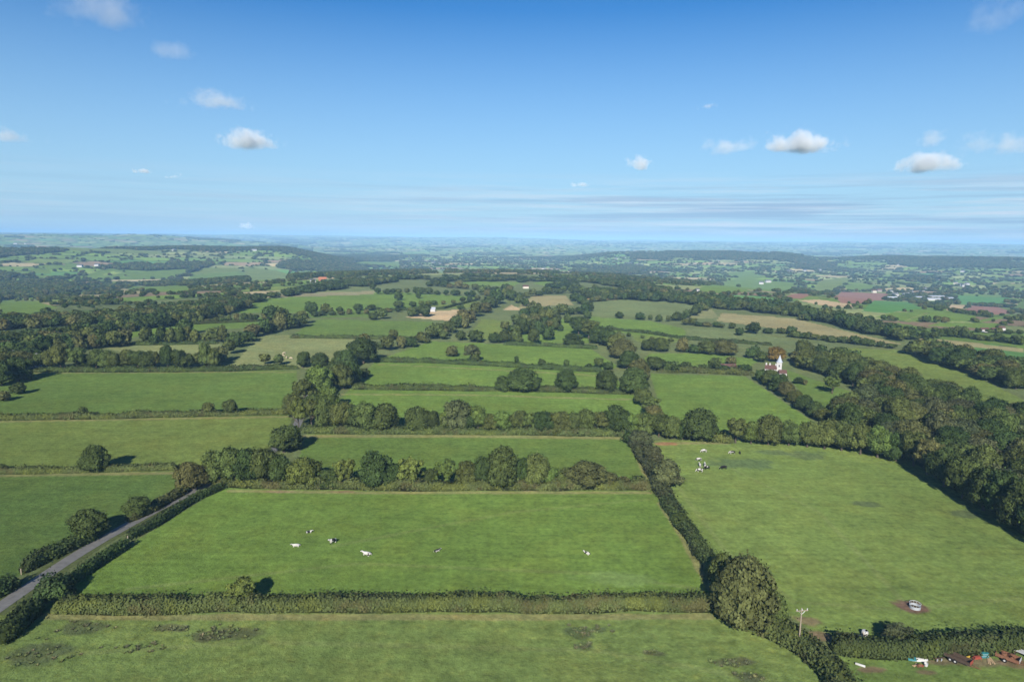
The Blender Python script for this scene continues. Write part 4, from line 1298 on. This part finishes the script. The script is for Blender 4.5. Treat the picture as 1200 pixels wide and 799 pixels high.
ROOFS = {'s': M_SLATE, 't': M_TILE, 'o': M_ORANGE, 'g': M_TIN}


def house(px, py, L, W, H, rz, wall, roof, label, grp=None, rise=None, chim=1, windows=False, name='house', cat='house'):
    P = hit(px, py)[0]
    o = thing(name, label, cat, (P[0], P[1], P[2] - .3), rad(rz), group=grp)
    MB().box((0, 0, H / 2), (L, W, H)).build('wall', WALLS[wall], o)
    # gable ends rise under the roof
    rise = rise or W * .42
    r = MB().gable((0, 0, H), (L, W), rise).build('roof', ROOFS[roof], o)
    for k in range(chim):
        x = (-1 if k else 1) * L * .40
        MB().box((x, 0, H + rise + .25), (.9, .7, 1.5)).build('chimney', WALLS['w' if wall == 'w' else 'b'], r)
    if windows:
        for s in (-1, 1):
            for i in range(max(2, int(L / 3))):
                x = -L / 2 + (i + .5) * L / max(2, int(L / 3))
                for z in ([1.4, 3.9] if H > 4.4 else [1.4]):
                    f = MB().box((x, s * (W / 2 + .02), z), (1.15, .1, 1.3)).build('window', M_WHITE, o)
                    MB().box((x, s * (W / 2 + .075), z), (.9, .03, 1.05)).build('pane', M_GLASS, f)
        MB().box((0.2, -W / 2 - .04, 1.0), (1.0, .1, 2.05)).build('door', M_TILE, o)
    return o


# the white house with its tower
P = hit(908, 441)[0]
o = thing('house', 'white house with spired tower and brown red roofs among trees', 'house', (P[0], P[1], P[2] - .3), rad(-24), (.70, .70, .72))
MB().box((-3.5, 0, 3.3), (9, 6.5, 6.6)).build('wall', M_WHITE, o)
r = MB().gable((-3.5, 0, 6.6), (9, 6.5), 3.2).build('roof', M_TILE, o)
for x in (-7.3, -4.4, .4):
    MB().box((x, 0, 10.1), (1.1, .9, 2.2)).build('chimney', M_WHITE, r)
t = MB().box((2.9, .6, 6.2), (4.0, 4.0, 12.4)).build('tower', M_WHITE, o)
MB().lathe([(2.75, 12.4), (2.2, 13.0), (1.0, 15.8), (.0, 18.6)], 8, (2.9, .6, 0)).build('spire', M_LEAD, t)
MB().box((2.9, .6, 12.42), (4.4, 4.4, .25)).build('cornice', M_WHITE, t)
for q in ((2.9, -1.43, 9.6), (2.9, -1.43, 5.2)):
    MB().box(q, (.9, .08, 1.7)).build('window', M_GLASS, t)
wing = MB().box((5.8, -3.2, 2.2), (6.0, 4.5, 4.4), rz=.35).build('wing', M_WHITE, o)
MB().gable((5.8, -3.2, 4.4), (6.0, 4.5), 2.6, rz=.35).build('wing_roof', M_TILE, wing)
for x in (-6.5, -4, -1.2):
    for z in (1.7, 4.8):
        f = MB().box((x, -3.27, z), (1.2, .1, 1.5)).build('window', M_WHITE, o)
        MB().box((x, -3.33, z), (.95, .03, 1.2)).build('pane', M_GLASS, f)
house(36, 430, 9, 6, 4.4, 60, 'w', 's', 'white cottage with slate roof half hidden behind dark trees', chim=1, windows=True, name='cottage')
house(24, 424, 8, 6, 4.2, 20, 'w', 's', 'second white cottage deeper among the dark trees', chim=2, windows=True, name='cottage')
house(853, 434, 9, 4.5, 2.6, 5, 'c', 't', 'low tan outbuilding in the hedge of the bright meadow', chim=0, name='outbuilding', cat='outbuilding')
house(504, 365, 11, 5, 3, 5, 'w', 'g', 'small white shed on the edge of the stubble field', chim=0, name='shed', cat='shed')
house(616, 338, 9, 6, 3.4, 10, 'c', 't', 'low cream barn in the ridge tree belt', chim=0, name='barn', cat='barn')
house(367, 331, 10, 7, 4, 10, 'w', 's', 'white end building of the farm with the orange roof', chim=0, name='barn', cat='barn')
house(378, 329, 14, 8, 4, 12, 'b', 'o', 'long barn with bright orange roof on the ridge', chim=0, name='barn', cat='barn')
house(688, 345, 9, 6, 4, 30, 'b', 'o', 'small orange roofed house in the ridge trees', name='house')
VG = 'white houses of the village in the valley'
for i, (x, y, L, rz, wl, rf) in enumerate([(1044, 343, 12, 80, 'w', 's'), (1049, 347, 16, 10, 'w', 's'), (1045, 352, 24, 5, 'w', 'g'), (1054, 350, 12, 60, 'w', 's'), (1062, 347, 18, 10, 'w', 'g'), (1067, 344, 14, 15, 'w', 's'), (1085, 340, 14, 70, 'w', 's'), (1081, 341, 10, 10, 'w', 't'), (1030, 342, 14, 5, 's', 't'), (1024, 343, 12, 5, 'c', 't')]):
    house(x, y, L, 8, 6, rz, wl, rf, f"{ {'w': 'white', 's': 'stone', 'c': 'cream'}[wl]} {'slate' if rf == 's' else 'tile' if rf == 't' else 'sheet'} roofed house in the village between brown and green fields", VG + ' ' + wl + rf)
for i, (x, y, L, lab) in enumerate([(1079, 350, 34, 'long grey farm shed nearest the white village houses'), (1091, 349, 40, 'longest grey farm shed in the middle of the village farmyard'), (1101, 349, 22, 'dark ended grey farm shed beside the longest shed'), (1109, 351, 34, 'grey farm shed at the field end of the farmyard'), (1092, 352, 40, 'low pale farm shed in front of the longest shed')]):
    house(x, y, L, 14, 4.5, 4, 'w' if i == 4 else 's', 'g', lab, 'farm sheds in the village', rise=2.2, chim=0, name='farm_shed', cat='shed')
FARH = [('farmhouse group on the wooded slope above the village', [(1124, 335), (1129, 336), (1133, 334), (1120, 333)], 'w', 's'), ('houses by the lower wood', [(1153, 389), (1166, 389), (1173, 387)], 'w', 't'),
        ('far white houses below the wooded ridge', [(1053, 311), (1058, 311), (1062, 310), (1073, 308), (1080, 309), (1096, 308), (1102, 309), (1145, 311), (1172, 313), (1178, 313), (1128, 319)], 'w', 's'),
        ('scattered houses in the middle valley', [(671, 320), (680, 320), (684, 320), (637, 316), (738, 310), (747, 311), (752, 312), (756, 315), (722, 304), (731, 303), (821, 315), (842, 307), (925, 319), (943, 318), (960, 317), (870, 308), (892, 333), (817, 341), (900, 331)], 'w', 's'),
        ('houses on the far side of the left valley', [(94, 313), (114, 312), (176, 316), (184, 315), (189, 314), (204, 294), (246, 293), (256, 293), (298, 294), (368, 300), (508, 309), (516, 310), (18, 286), (30, 286)], 'w', 's')]
for g_, pts, wl, rf in FARH:
    for i, (x, y) in enumerate(pts):
        P = hit(x, y)[0]; D = math.hypot(P[0], P[1])
        house(x, y, random.uniform(11, 17) * (1 + D / 12000) * (.45 if D < 1500 else 1), 8 * (1 + D / 12000) * (.5 if D < 1500 else 1), 6 if D > 1500 else 2.8, random.uniform(-40, 40), 'c' if i % 4 == 3 else wl, rf, ('cream' if i % 4 == 3 else 'white') + ' house among ' + g_, g_ + (' cream' if i % 4 == 3 else ' white'), chim=0)

# ------------------------------------------------------------------ things by the bramble hedge
M_WOOD = plain('weathered wood', (.30, .25, .19), .9, .1, var=.25, scale=4)
M_DWOOD = plain('dark planks', (.085, .06, .045), .9, .1, var=.3, scale=4)
M_RUST = plain('rusty steel', (.20, .095, .055), .85, .2, var=.4, scale=5)
M_RED = plain('faded red paint', (.33, .075, .05), .55, .35, var=.2, scale=4)
M_YEL = plain('yellow paint', (.55, .36, .05), .55, .35, var=.15, scale=4)
M_TEAL = plain('teal plastic', (.03, .17, .19), .5, .35, var=.15, scale=4)
M_PVC = plain('white plastic', (.52, .52, .51), .5, .35, var=.08, scale=4)
M_GALV = plain('galvanised steel', (.52, .56, .60), .45, .5, metal=.3, var=.12, scale=4)
M_RUBBER = plain('tyre rubber', (.02, .02, .02), .85, .2)
M_CERAM = plain('white ceramic', (.5, .5, .5), .3, .5)
M_PINE = plain('pale pine boards', (.48, .34, .20), .85, .15, var=.2, scale=5)


def at(px, py):
    return hit(px, py)[0]


P = at(935.5, 764)
o = thing('utility_pole', 'wooden pole with a crossarm standing in the bramble hedge', 'pole', tuple(P), rad(8))
MB().tube([(0, 0, -.3), (0, 0, 4.5), (0, 0, 9.2)], [.17, .145, .11], 12).build('post', M_WOOD, o)
arm = MB().box((0, -.16, 8.75), (2.4, .13, .16)).build('crossarm', M_WOOD, o)
MB().tube([(-.75, -.13, 8.7), (0, -.13, 8.0)], .025, 6).tube([(.75, -.13, 8.7), (0, -.13, 8.0)], .025, 6).build('brace', M_GALV, o)
for x in (-1.05, 0.0, 1.05):
    MB().lathe([(.03, 8.80), (.10, 8.86), (.06, 8.93), (.11, 8.99), (.06, 9.06), (.09, 9.12), (.0, 9.18)], 10, (x, -.16, 0)).build('insulator', M_CERAM, arm)

P = at(1072, 712)
o = thing('ring_feeder', 'round galvanised cattle feeder on a bare earth patch', 'cattle feeder', tuple(P), .2)
MB().lathe([(1.12, .0), (1.12, .62), (1.08, .62), (1.08, .0)], 32).build('skirt', M_GALV, o)
MB().tube([(1.1 * math.cos(a), 1.1 * math.sin(a), 1.16) for a in np.linspace(0, 2 * math.pi, 33)], .045, 8, cap=False).build('top_rail', M_GALV, o)
for k in range(12):
    a = k * math.pi / 6
    MB().tube([(1.1 * math.cos(a), 1.1 * math.sin(a), .6), (1.1 * math.cos(a + .12), 1.1 * math.sin(a + .12), 1.16)], .028, 6).build('bar', M_GALV, o)
MB().lathe([(0, .30), (.5, .34), (.9, .24), (1.07, .1)], 20).build('hay', plain('old hay', (.12, .09, .05), 1, .05, var=.4, scale=6), o)

P = at(1008, 780)
o = MB().tube([(-.85, 0, .22), (-.8, 0, .22), (.8, 0, .22), (.85, 0, .22)], [.19, .22, .22, .19], 14).build('water_pipe', M_PVC, None, True)
o.location = P; o.rotation_euler = (0, 0, rad(-35)); tag(o, 'short fat white pipe lying on the yard grass', 'pipe')

P = at(1076, 773)
o = thing('boat', 'small white upturned boat half under a teal cover', 'boat', tuple(P), rad(-6))
V = []; Fc = []
nx = 13
for i in range(nx):
    u = i / (nx - 1); x = -1.75 + 3.5 * u; wd = .62 * math.sin(math.pi * min(.92, .25 + u * .7)) ** .7 * (1 if u < .97 else .4); hh = .52 * (1 - .35 * u * u)
    for k in range(9):
        a = math.pi * k / 8
        V.append((x, math.cos(a) * wd, .04 + math.sin(a) ** .8 * hh))
for i in range(nx - 1):
    for k in range(8):
        Fc.append((i * 9 + k, (i + 1) * 9 + k, (i + 1) * 9 + k + 1, i * 9 + k + 1))
Fc.append(tuple(range(9))); Fc.append(tuple((nx - 1) * 9 + k for k in reversed(range(9))))
MB().add(V, Fc).build('hull', M_PVC, o, True)
MB().tube([(-1.7, 0, .6), (0, 0, .6), (1.6, 0, .42)], .04, 6).build('keel', M_WOOD, o)
Vc = []; Fc = []
for i in range(9):
    for k in range(7):
        y = -.85 + 1.7 * k / 6
        Vc.append((-2.1 + 1.5 * i / 8, y * (.9 + .12 * random.random()), max(.05, .64 - .62 * abs(y) ** 2.2 + .05 * random.random())))
for i in range(8):
    for k in range(6):
        Fc.append((i * 7 + k, (i + 1) * 7 + k, (i + 1) * 7 + k + 1, i * 7 + k + 1))
cv = MB().add(Vc, Fc).build('cover', M_TEAL, o, True); cv.modifiers.new('cloth', 'SOLIDIFY').thickness = .03


def trailer(px, py, rz, L, W, label, bed, side, load=None, front=None):
    P = at(px, py)
    o = thing('trailer', label, 'trailer', tuple(P), rad(rz))
    b = MB().box((0, 0, .62), (L, W, .10))
    for k in range(int(W / .3)):
        b.box((0, -W / 2 + .15 + k * .3, .69), (L * .98, .24, .035))
    b.build('bed', bed, o)
    for s in (-1, 1):
        MB().box((0, s * (W / 2 - .03), .95), (L, .06, .52)).box((0, s * (W / 2 + .005), 1.2), (L + .06, .1, .07)).build('side_board', side, o)
    MB().box((L / 2 - .03, 0, .95), (.06, W - .14, .52)).build('tail_board', side, o)
    MB().box((-L / 2 + .03, 0, 1.02), (.06, W - .14, .66)).build('head_board', front or side, o)
    MB().tube([(-L / 2, -.5, .55), (-L / 2 - 1.3, 0, .5), (-L / 2, .5, .55)], .055, 8).box((-L / 2 - 1.4, 0, .5), (.3, .1, .1)).build('drawbar', M_RUST, o)
    for s in (-1, 1):
        for x in ([.35] if L < 4 else [.1, .95]):
            w = MB().lathe([(.0, -.09), (.2, -.1), (.36, -.1), (.4, -.05), (.4, .05), (.36, .1), (.2, .1), (.0, .09)], 18).build('wheel', M_RUBBER, o)
            w.rotation_euler = (rad(90), 0, 0); w.location = (x, s * (W / 2 + .14), .4)
            h = MB().lathe([(.0, .03), (.16, .02), (.19, -.02)], 14).build('rim', M_PVC, w); h.location = (0, 0, -s * .1)
            if s < 0:
                h.rotation_euler = (0, 0, 0)
            else:
                h.rotation_euler = (rad(180), 0, 0)
    return o


trailer(1122, 775, 128, 4.6, 1.7, 'long dark plank trailer with a red end beside the bramble hedge', M_DWOOD, M_DWOOD, front=M_RED)
t2 = trailer(1181, 774, 133, 3.8, 1.9, 'rusty trailer heaped with orange scrap near a dark hedge shadow', M_RUST, M_RUST, front=M_PVC)


def scrap(name, px, py, rz, parts, label, cat, grp=None):
    """parts: (part name, material, MB)"""
    P = at(px, py)
    o = thing(name, label, cat, tuple(P), rad(rz), group=grp)
    for n_, m_, b_ in parts:
        b_.build(n_, m_, o)
    return o


g = random.Random(4)
b1 = MB()
for k in range(5):
    b1.tube([(g.uniform(-1.3, 1.3), g.uniform(-.6, .6), .8), (g.uniform(-1.3, 1.3), g.uniform(-.6, .6), g.uniform(1.1, 1.7))], g.uniform(.05, .12), 8)
b1.lathe([(.0, .72), (.42, .72), (.45, 1.3), (.40, 1.34), (0, 1.3)], 16, (.7, .1, 0)).lathe([(.0, .72), (.30, .72), (.32, 1.5), (0, 1.52)], 14, (-.5, -.25, 0))
P = at(1181, 774)
o = b1.build('scrap_heap', M_RUST, None); o.location = P; o.rotation_euler = (0, 0, rad(133)); tag(o, 'orange rusty drums and bars heaped in the trailer bed', 'scrap')
scrap('machine_frame', 1133, 775, 20, [('upright', M_YEL, MB().box((-.45, 0, .55), (.14, .14, 1.1)).box((.45, 0, .55), (.14, .14, 1.1))), ('beam', M_YEL, MB().box((0, 0, 1.02), (1.3, .16, .18)).box((0, .2, .45), (1.0, .3, .14))), ('roller', M_RUST, MB().tube([(-.55, -.1, .2), (.55, -.1, .2)], .16, 12))],
      'bright yellow machine frame beside the red ended trailer', 'farm machine')
scrap('harrow', 1146, 774, 8, [('frame', M_RED, MB().box((0, 0, .42), (1.7, .12, .12)).box((0, .5, .42), (1.7, .12, .12)).box((-.8, .25, .44), (.12, .62, .1)).box((.8, .25, .44), (.12, .62, .1)).box((0, .25, .44), (.12, .62, .1))),
      ('tine', M_RUST, MB().tube([(-.6, 0, .42), (-.7, -.1, .1), (-.6, -.2, 0)], .03, 6)), ('tine', M_RUST, MB().tube([(0, 0, .42), (-.1, -.1, .1), (0, -.2, 0)], .03, 6)), ('tine', M_RUST, MB().tube([(.6, 0, .42), (.5, -.1, .1), (.6, -.2, 0)], .03, 6)),
      ('hopper', M_RED, MB().box((0, .25, .62), (1.1, .42, .3), taper=1.2))], 'low red harrow between the yellow frame and the teal tank', 'farm machine')
scrap('water_tank', 1152.5, 769, 4, [('body', M_TEAL, MB().box((0, 0, .5), (1.45, .95, 1.0), taper=.94)), ('lid', M_TEAL, MB().lathe([(.28, 1.0), (.28, 1.1), (0, 1.12)], 16)), ('band', M_GALV, MB().box((0, 0, .35), (1.50, 1.0, .06)).box((0, 0, .72), (1.47, .97, .06)))],
      'teal square water tank against the bramble hedge', 'tank')
for i, (x, y, rz, n) in enumerate([(1160, 775, 60, 4), (1163, 774, 75, 3)]):
    for k in range(1):
        b = MB().box((0, 0, .06), (2.2, .22, .05)).box((.1, .27, .07), (2.0, .2, .05)).box((-.05, .1, .13), (1.8, .2, .05), rz=.12)
        P = at(x, y); q = b.build('board_stack', M_PINE); q.location = P; q.rotation_euler = (0, 0, rad(rz))
        tag(q, ['pale boards lying by the teal tank, farther from the scrap trailer', 'pale boards lying by the teal tank, nearer the scrap trailer'][i], 'boards')
scrap('scrap_pile', 1078, 781, 15, [('drum', M_RUST, MB().tube([(-.5, 0, .28), (.3, .1, .28)], .28, 14)), ('board', M_PINE, MB().box((-.5, .55, .1), (1.5, .25, .06), rz=.5).box((-.7, .4, .16), (1.2, .2, .05), rz=-.2)), ('sheet', M_RED, MB().box((.45, -.05, .2), (.8, .5, .05), rz=.6))],
      'orange drum and boards piled in front of the boat', 'scrap')
scrap('white_bucket', 1085, 780, 0, [('body', M_PVC, MB().lathe([(.0, 0), (.26, 0), (.34, .55), (.31, .55), (.24, .04), (0, .04)], 16)), ('rim', M_GALV, MB().lathe([(.35, .53), (.37, .55), (.35, .58), (.33, .55)], 16)), ('handle', M_GALV, MB().tube([(-.34, 0, .54), (-.2, .1, .8), (.2, .1, .8), (.34, 0, .54)], .015, 6))], 'white bucket on the grass in front of the boat', 'bucket')
scrap('old_plough', 1101, 774, 10, [('beam', M_DWOOD, MB().box((0, 0, .6), (2.0, .13, .14)).box((-.5, .2, .55), (.1, .7, .1)).box((.5, .2, .55), (.1, .7, .1))), ('share', M_GALV, MB().box((-.5, -.05, .26), (.5, .08, .5), rz=.5)), ('share', M_GALV, MB().box((.4, -.05, .26), (.5, .08, .5), rz=.5)), ('wheel', M_RUST, MB().tube([(-.98, .35 * math.cos(a), .35 + .35 * math.sin(a)) for a in np.linspace(0, 6.283, 19)], .035, 6, cap=False))],
      'dark old plough with grey blades between the boat and the long trailer', 'farm machine')
scrap('white_stand', 1198, 769, 128, [('panel', M_PVC, MB().box((0, 0, 1.0), (2.6, 1.5, .08))), ('leg', M_DWOOD, MB().box((-1.1, 0, .48), (.12, 1.3, .96))), ('leg', M_DWOOD, MB().box((1.1, 0, .48), (.12, 1.3, .96)))], 'white topped stand at the end of the scrap line', 'stand')
scrap('fodder_heap', 1012, 746, 25, [('bale', M_PVC, MB().lathe([(0, 0), (.58, .02), (.66, .3), (.66, .75), (.55, 1.05), (0, 1.1)], 18, (.7, .3, 0))), ('board', M_PINE, MB().box((-.5, -.1, .5), (2.0, .25, .06), rz=.5).box((-.4, .1, .42), (1.8, .25, .06), rz=-.4).box((-.3, -.3, .3), (1.6, .25, .06), rz=1.0)), ('post', M_WOOD, MB().tube([(-.9, -.4, 0), (.2, .3, .95)], .07, 8))],
      'white wrapped bale with tumbled boards behind the bramble hedge', 'heap')
for i, (x, y) in enumerate([(150, 634), (25, 673)]):
    P = at(x, y)
    o = thing('gatepost', ['pale gatepost in the gap of the lane hedge', 'pale gatepost at the far side of the lane'][i], 'post', tuple(P), .4 * i)
    MB().box((0, 0, .65), (.2, .2, 1.5)).build('shaft', M_WOOD, o); MB().box((0, 0, 1.43), (.26, .26, .08), taper=.6).build('cap', M_WOOD, o)
P = at(1149, 297)
o = thing('mast', 'slender pale mast far off on the skyline hills', 'mast', tuple(P), 0)
MB().tube([(0, 0, 0), (0, 0, 17), (0, 0, 34)], [2.4, 1.8, 1.1], 8).build('shaft', M_PVC, o)
MB().box((0, 0, 4), (24, 16, 8)).build('plant_house', M_CREAM, o)


# ------------------------------------------------------------------ clouds
def cloud(px, py, wp, hp, dens, label, seed, wisp=False, base=1000.0):
    dv = pix_dir(px, py + hp * .3)[0]
    t = (base + 20 - CAMZ) / max(dv[2], .02)
    c = CAM + pix_dir(px, py)[0] * t
    zc = t * (pix_dir(px, py)[0] @ (-Rm[:, 2]))
    m = zc / F
    W, H = wp * m / 2, hp * m / 2
    az = math.atan2(c[0], c[1])
    V = ICO3 * np.array([W, W * .8, H])
    o = link(bpy.data.objects.new('cloud', mesh_from('cloud', V, ICO3F, None, True)))
    o.location = c; o.rotation_euler = (0, 0, -az)
    mt = bpy.data.materials.new('cloud vapour'); mt.use_nodes = True
    nt = mt.node_tree; nt.nodes.remove(nt.nodes['Principled BSDF'])
    tc = N(nt, 'ShaderNodeTexCoord').outputs['Object']
    mp = N(nt, 'ShaderNodeMapping'); mp.inputs['Scale'].default_value = (1 / W, 1 / (W * .8), 1 / H); nt.links.new(tc, mp.inputs['Vector'])
    ln = N(nt, 'ShaderNodeVectorMath', operation='LENGTH'); nt.links.new(mp.outputs[0], ln.inputs[0])
    sx = N(nt, 'ShaderNodeSeparateXYZ'); nt.links.new(mp.outputs[0], sx.inputs[0])
    ad = N(nt, 'ShaderNodeVectorMath', operation='ADD'); nt.links.new(tc, ad.inputs[0]); ad.inputs[1].default_value = (seed * 713.0, seed * 331.0, 0)
    nf = noise_node(nt, 1.0 / (H * (1.15 if not wisp else 1.9)), 7, .66, vec=ad.outputs[0])
    # body: ellipsoid fall-off with a flat base, eaten by noise
    body = mrange(nt, ln.outputs['Value'], .0, 1.0, .62 if not wisp else .42, -.42)
    flat = mrange(nt, sx.outputs['Z'], -.75, -.35, -.5, 0)
    v = math_node(nt, 'ADD', math_node(nt, 'ADD', body, flat), math_node(nt, 'MULTIPLY', math_node(nt, 'SUBTRACT', nf, .5), 3.0 if wisp else 2.5))
    dn = mrange(nt, v, .0, .8 if not wisp else 1.0, 0, dens * .8 / H)
    pv = N(nt, 'ShaderNodeVolumePrincipled'); pv.inputs['Color'].default_value = (.86, .89, .93, 1); pv.inputs['Anisotropy'].default_value = -.25
    nt.links.new(dn, pv.inputs['Density'])
    nt.links.new(pv.outputs[0], nt.nodes['Material Output'].inputs['Volume'])
    o.data.materials.append(mt)
    return tag(o, label, 'cloud', 'small fair weather clouds')


ICO3, ICO3F = ico(3)
CL = [(938, 168, 122, 42, 4.2, 'largest white puffy cloud with a flat grey base', 1, 0), (848, 171, 96, 34, 1.3, 'thin ragged cloud beside the largest puffy cloud', 2, 1), (1086, 193, 112, 38, 3.2, 'bright puffy cloud with a trailing grey tail', 3, 0),
      (1102, 163, 84, 30, 1.1, 'faint flat cloud just above the cloud with a trailing tail', 4, 1), (1170, 172, 120, 44, 1.2, 'faint grey cloud at the picture edge near the trailing cloud', 5, 1), (748, 192, 44, 32, 5, 'small slanting white cloud over the middle of the valley', 6, 0),
      (292, 166, 100, 38, 3.6, 'bright dome shaped cloud above the dark hillside woods', 7, 0), (252, 120, 125, 34, 1.5, 'long thin cloud above the dome shaped cloud', 8, 1), (12, 161, 84, 30, 1.8, 'soft grey cloud cut by the left picture edge', 9, 1),
      (1160, 22, 130, 72, .8, 'faint smear of cloud in the top corner of deep blue sky', 10, 1), (110, 14, 170, 56, .7, 'very faint wide veil of cloud high above the hills', 11, 1), (196, 57, 84, 44, .8, 'faint slanting wisp below the wide veil', 12, 1),
      (165, 201, 28, 10, 2.5, 'tiny dark cloud fleck, farther from the dome cloud', 13, 1), (203, 207, 30, 11, 2.5, 'tiny dark cloud fleck, nearer the dome cloud', 14, 1), (678, 217, 34, 10, 1.2, 'tiny faint streak below the small slanting cloud', 15, 1), (826, 125, 36, 12, .9, 'tiny faint wisp above the thin ragged cloud', 16, 1),
      (288, 265, 26, 14, 3, 'tiny white puff low over the dark hill', 17, 0)]
for x, y, w_, h_, dn, lab, sd, wz in CL:
    cloud(x, y, w_, h_, dn, lab, sd, bool(wz))

# ------------------------------------------------------------------ air, light, camera
SUN_EL, SUN_AZ = rad(28.5), rad(7.6)      # the sun stands behind the camera
d = Vector((math.sin(SUN_AZ) * math.cos(SUN_EL), math.cos(SUN_AZ) * math.cos(SUN_EL), -math.sin(SUN_EL)))
sl = bpy.data.lights.new('sun', 'SUN'); sl.energy = 4.2; sl.angle = rad(.53); sl.color = (1.0, .93, .80)
so = link(bpy.data.objects.new('sun', sl)); so.rotation_euler = d.to_track_quat('-Z', 'Y').to_euler()

w = bpy.data.worlds.new('World'); scene.world = w; w.use_nodes = True
nt = w.node_tree
bg = nt.nodes['Background']
sky = N(nt, 'ShaderNodeTexSky', sky_type='NISHITA')
sky.sun_disc = False; sky.sun_elevation = SUN_EL; sky.sun_rotation = rad(180 + 7.6); sky.altitude = 300
sky.air_density = 1.0; sky.dust_density = .15; sky.ozone_density = 2.2
hs = N(nt, 'ShaderNodeHueSaturation'); hs.inputs['Saturation'].default_value = 1.3
nt.links.new(sky.outputs[0], hs.inputs['Color'])
skc = mixcol(nt, 1.0, hs.outputs[0], (.58, .90, 1.12), 'MULTIPLY')
# thin stratus bands low over the horizon, by direction
tc = N(nt, 'ShaderNodeTexCoord').outputs['Generated']
xyz = N(nt, 'ShaderNodeSeparateXYZ'); nt.links.new(tc, xyz.inputs[0])
el, ex = xyz.outputs['Z'], xyz.outputs['X']
pale = mixcol(nt, mrange(nt, el, .0, .30, .92, 0), skc, (4.0, 6.0, 8.0))
mp = N(nt, 'ShaderNodeMapping'); mp.inputs['Scale'].default_value = (2.6, 2.6, 62); mp.inputs['Rotation'].default_value = (0, rad(.6), 0); nt.links.new(tc, mp.inputs['Vector'])
nb = noise_node(nt, 1.5, 6, .62, vec=mp.outputs[0])
win = math_node(nt, 'MULTIPLY', mrange(nt, el, .0, .02, 0, 1), mrange(nt, el, .055, .095, 1, 0))
win = math_node(nt, 'MULTIPLY', win, mrange(nt, ex, -.30, .30, .3, 1))
fw = math_node(nt, 'MULTIPLY', win, mrange(nt, nb, .44, .60, 0, .85))
c2 = mixcol(nt, fw, pale, (6.2, 7.2, 8.3))
mp2 = N(nt, 'ShaderNodeMapping'); mp2.inputs['Scale'].default_value = (2.0, 2.0, 80); mp2.inputs['Location'].default_value = (3, 5, 1); nt.links.new(tc, mp2.inputs['Vector'])
ng_ = noise_node(nt, 1.4, 5, .6, vec=mp2.outputs[0])
fg = math_node(nt, 'MULTIPLY', win, mrange(nt, ng_, .48, .62, 0, .75))
c3 = mixcol(nt, fg, c2, (2.9, 4.4, 6.4))
nt.links.new(c3, bg.inputs['Color'])
bg.inputs['Strength'].default_value = .068

mb = MB().box((0, 0, 0), (56000, 56000, 440))
HZ = mb.build('haze', None)
HZ.location = (0, 0, -40)
hm = bpy.data.materials.new('air'); hm.use_nodes = True
ht = hm.node_tree
ht.nodes.remove(ht.nodes['Principled BSDF'])
pv = N(ht, 'ShaderNodeVolumePrincipled')
pv.inputs['Color'].default_value = (.36, .64, 1.0, 1); pv.inputs['Density'].default_value = 8.5e-5; pv.inputs['Anisotropy'].default_value = -0.3
ht.links.new(pv.outputs[0], ht.nodes['Material Output'].inputs['Volume'])
HZ.data.materials.append(hm)
tag(HZ, 'pale blue air over the whole countryside', None, None, 'stuff')

cd = bpy.data.cameras.new('camera'); cd.sensor_width = 36; cd.lens = F / 1200 * 36; cd.clip_start = 1; cd.clip_end = 60000
co = link(bpy.data.objects.new('camera', cd))
co.matrix_world = Matrix.Translation((0, 0, CAMZ)) @ (Matrix.Rotation(rad(90) - PITCH, 4, 'X') @ Matrix.Rotation(ROLL, 4, 'Z'))
scene.camera = co
scene.view_settings.view_transform = 'Standard'; scene.view_settings.look = 'None'
scene.view_settings.gamma = 1; scene.view_settings.exposure = .63
scene.view_settings.use_curve_mapping = False
cy = scene.cycles
cy.use_denoising = True
cy.max_bounces = 8; cy.diffuse_bounces = 2; cy.glossy_bounces = 1; cy.transmission_bounces = 2; cy.volume_bounces = 4; cy.transparent_max_bounces = 12
cy.caustics_reflective = False; cy.caustics_refractive = False
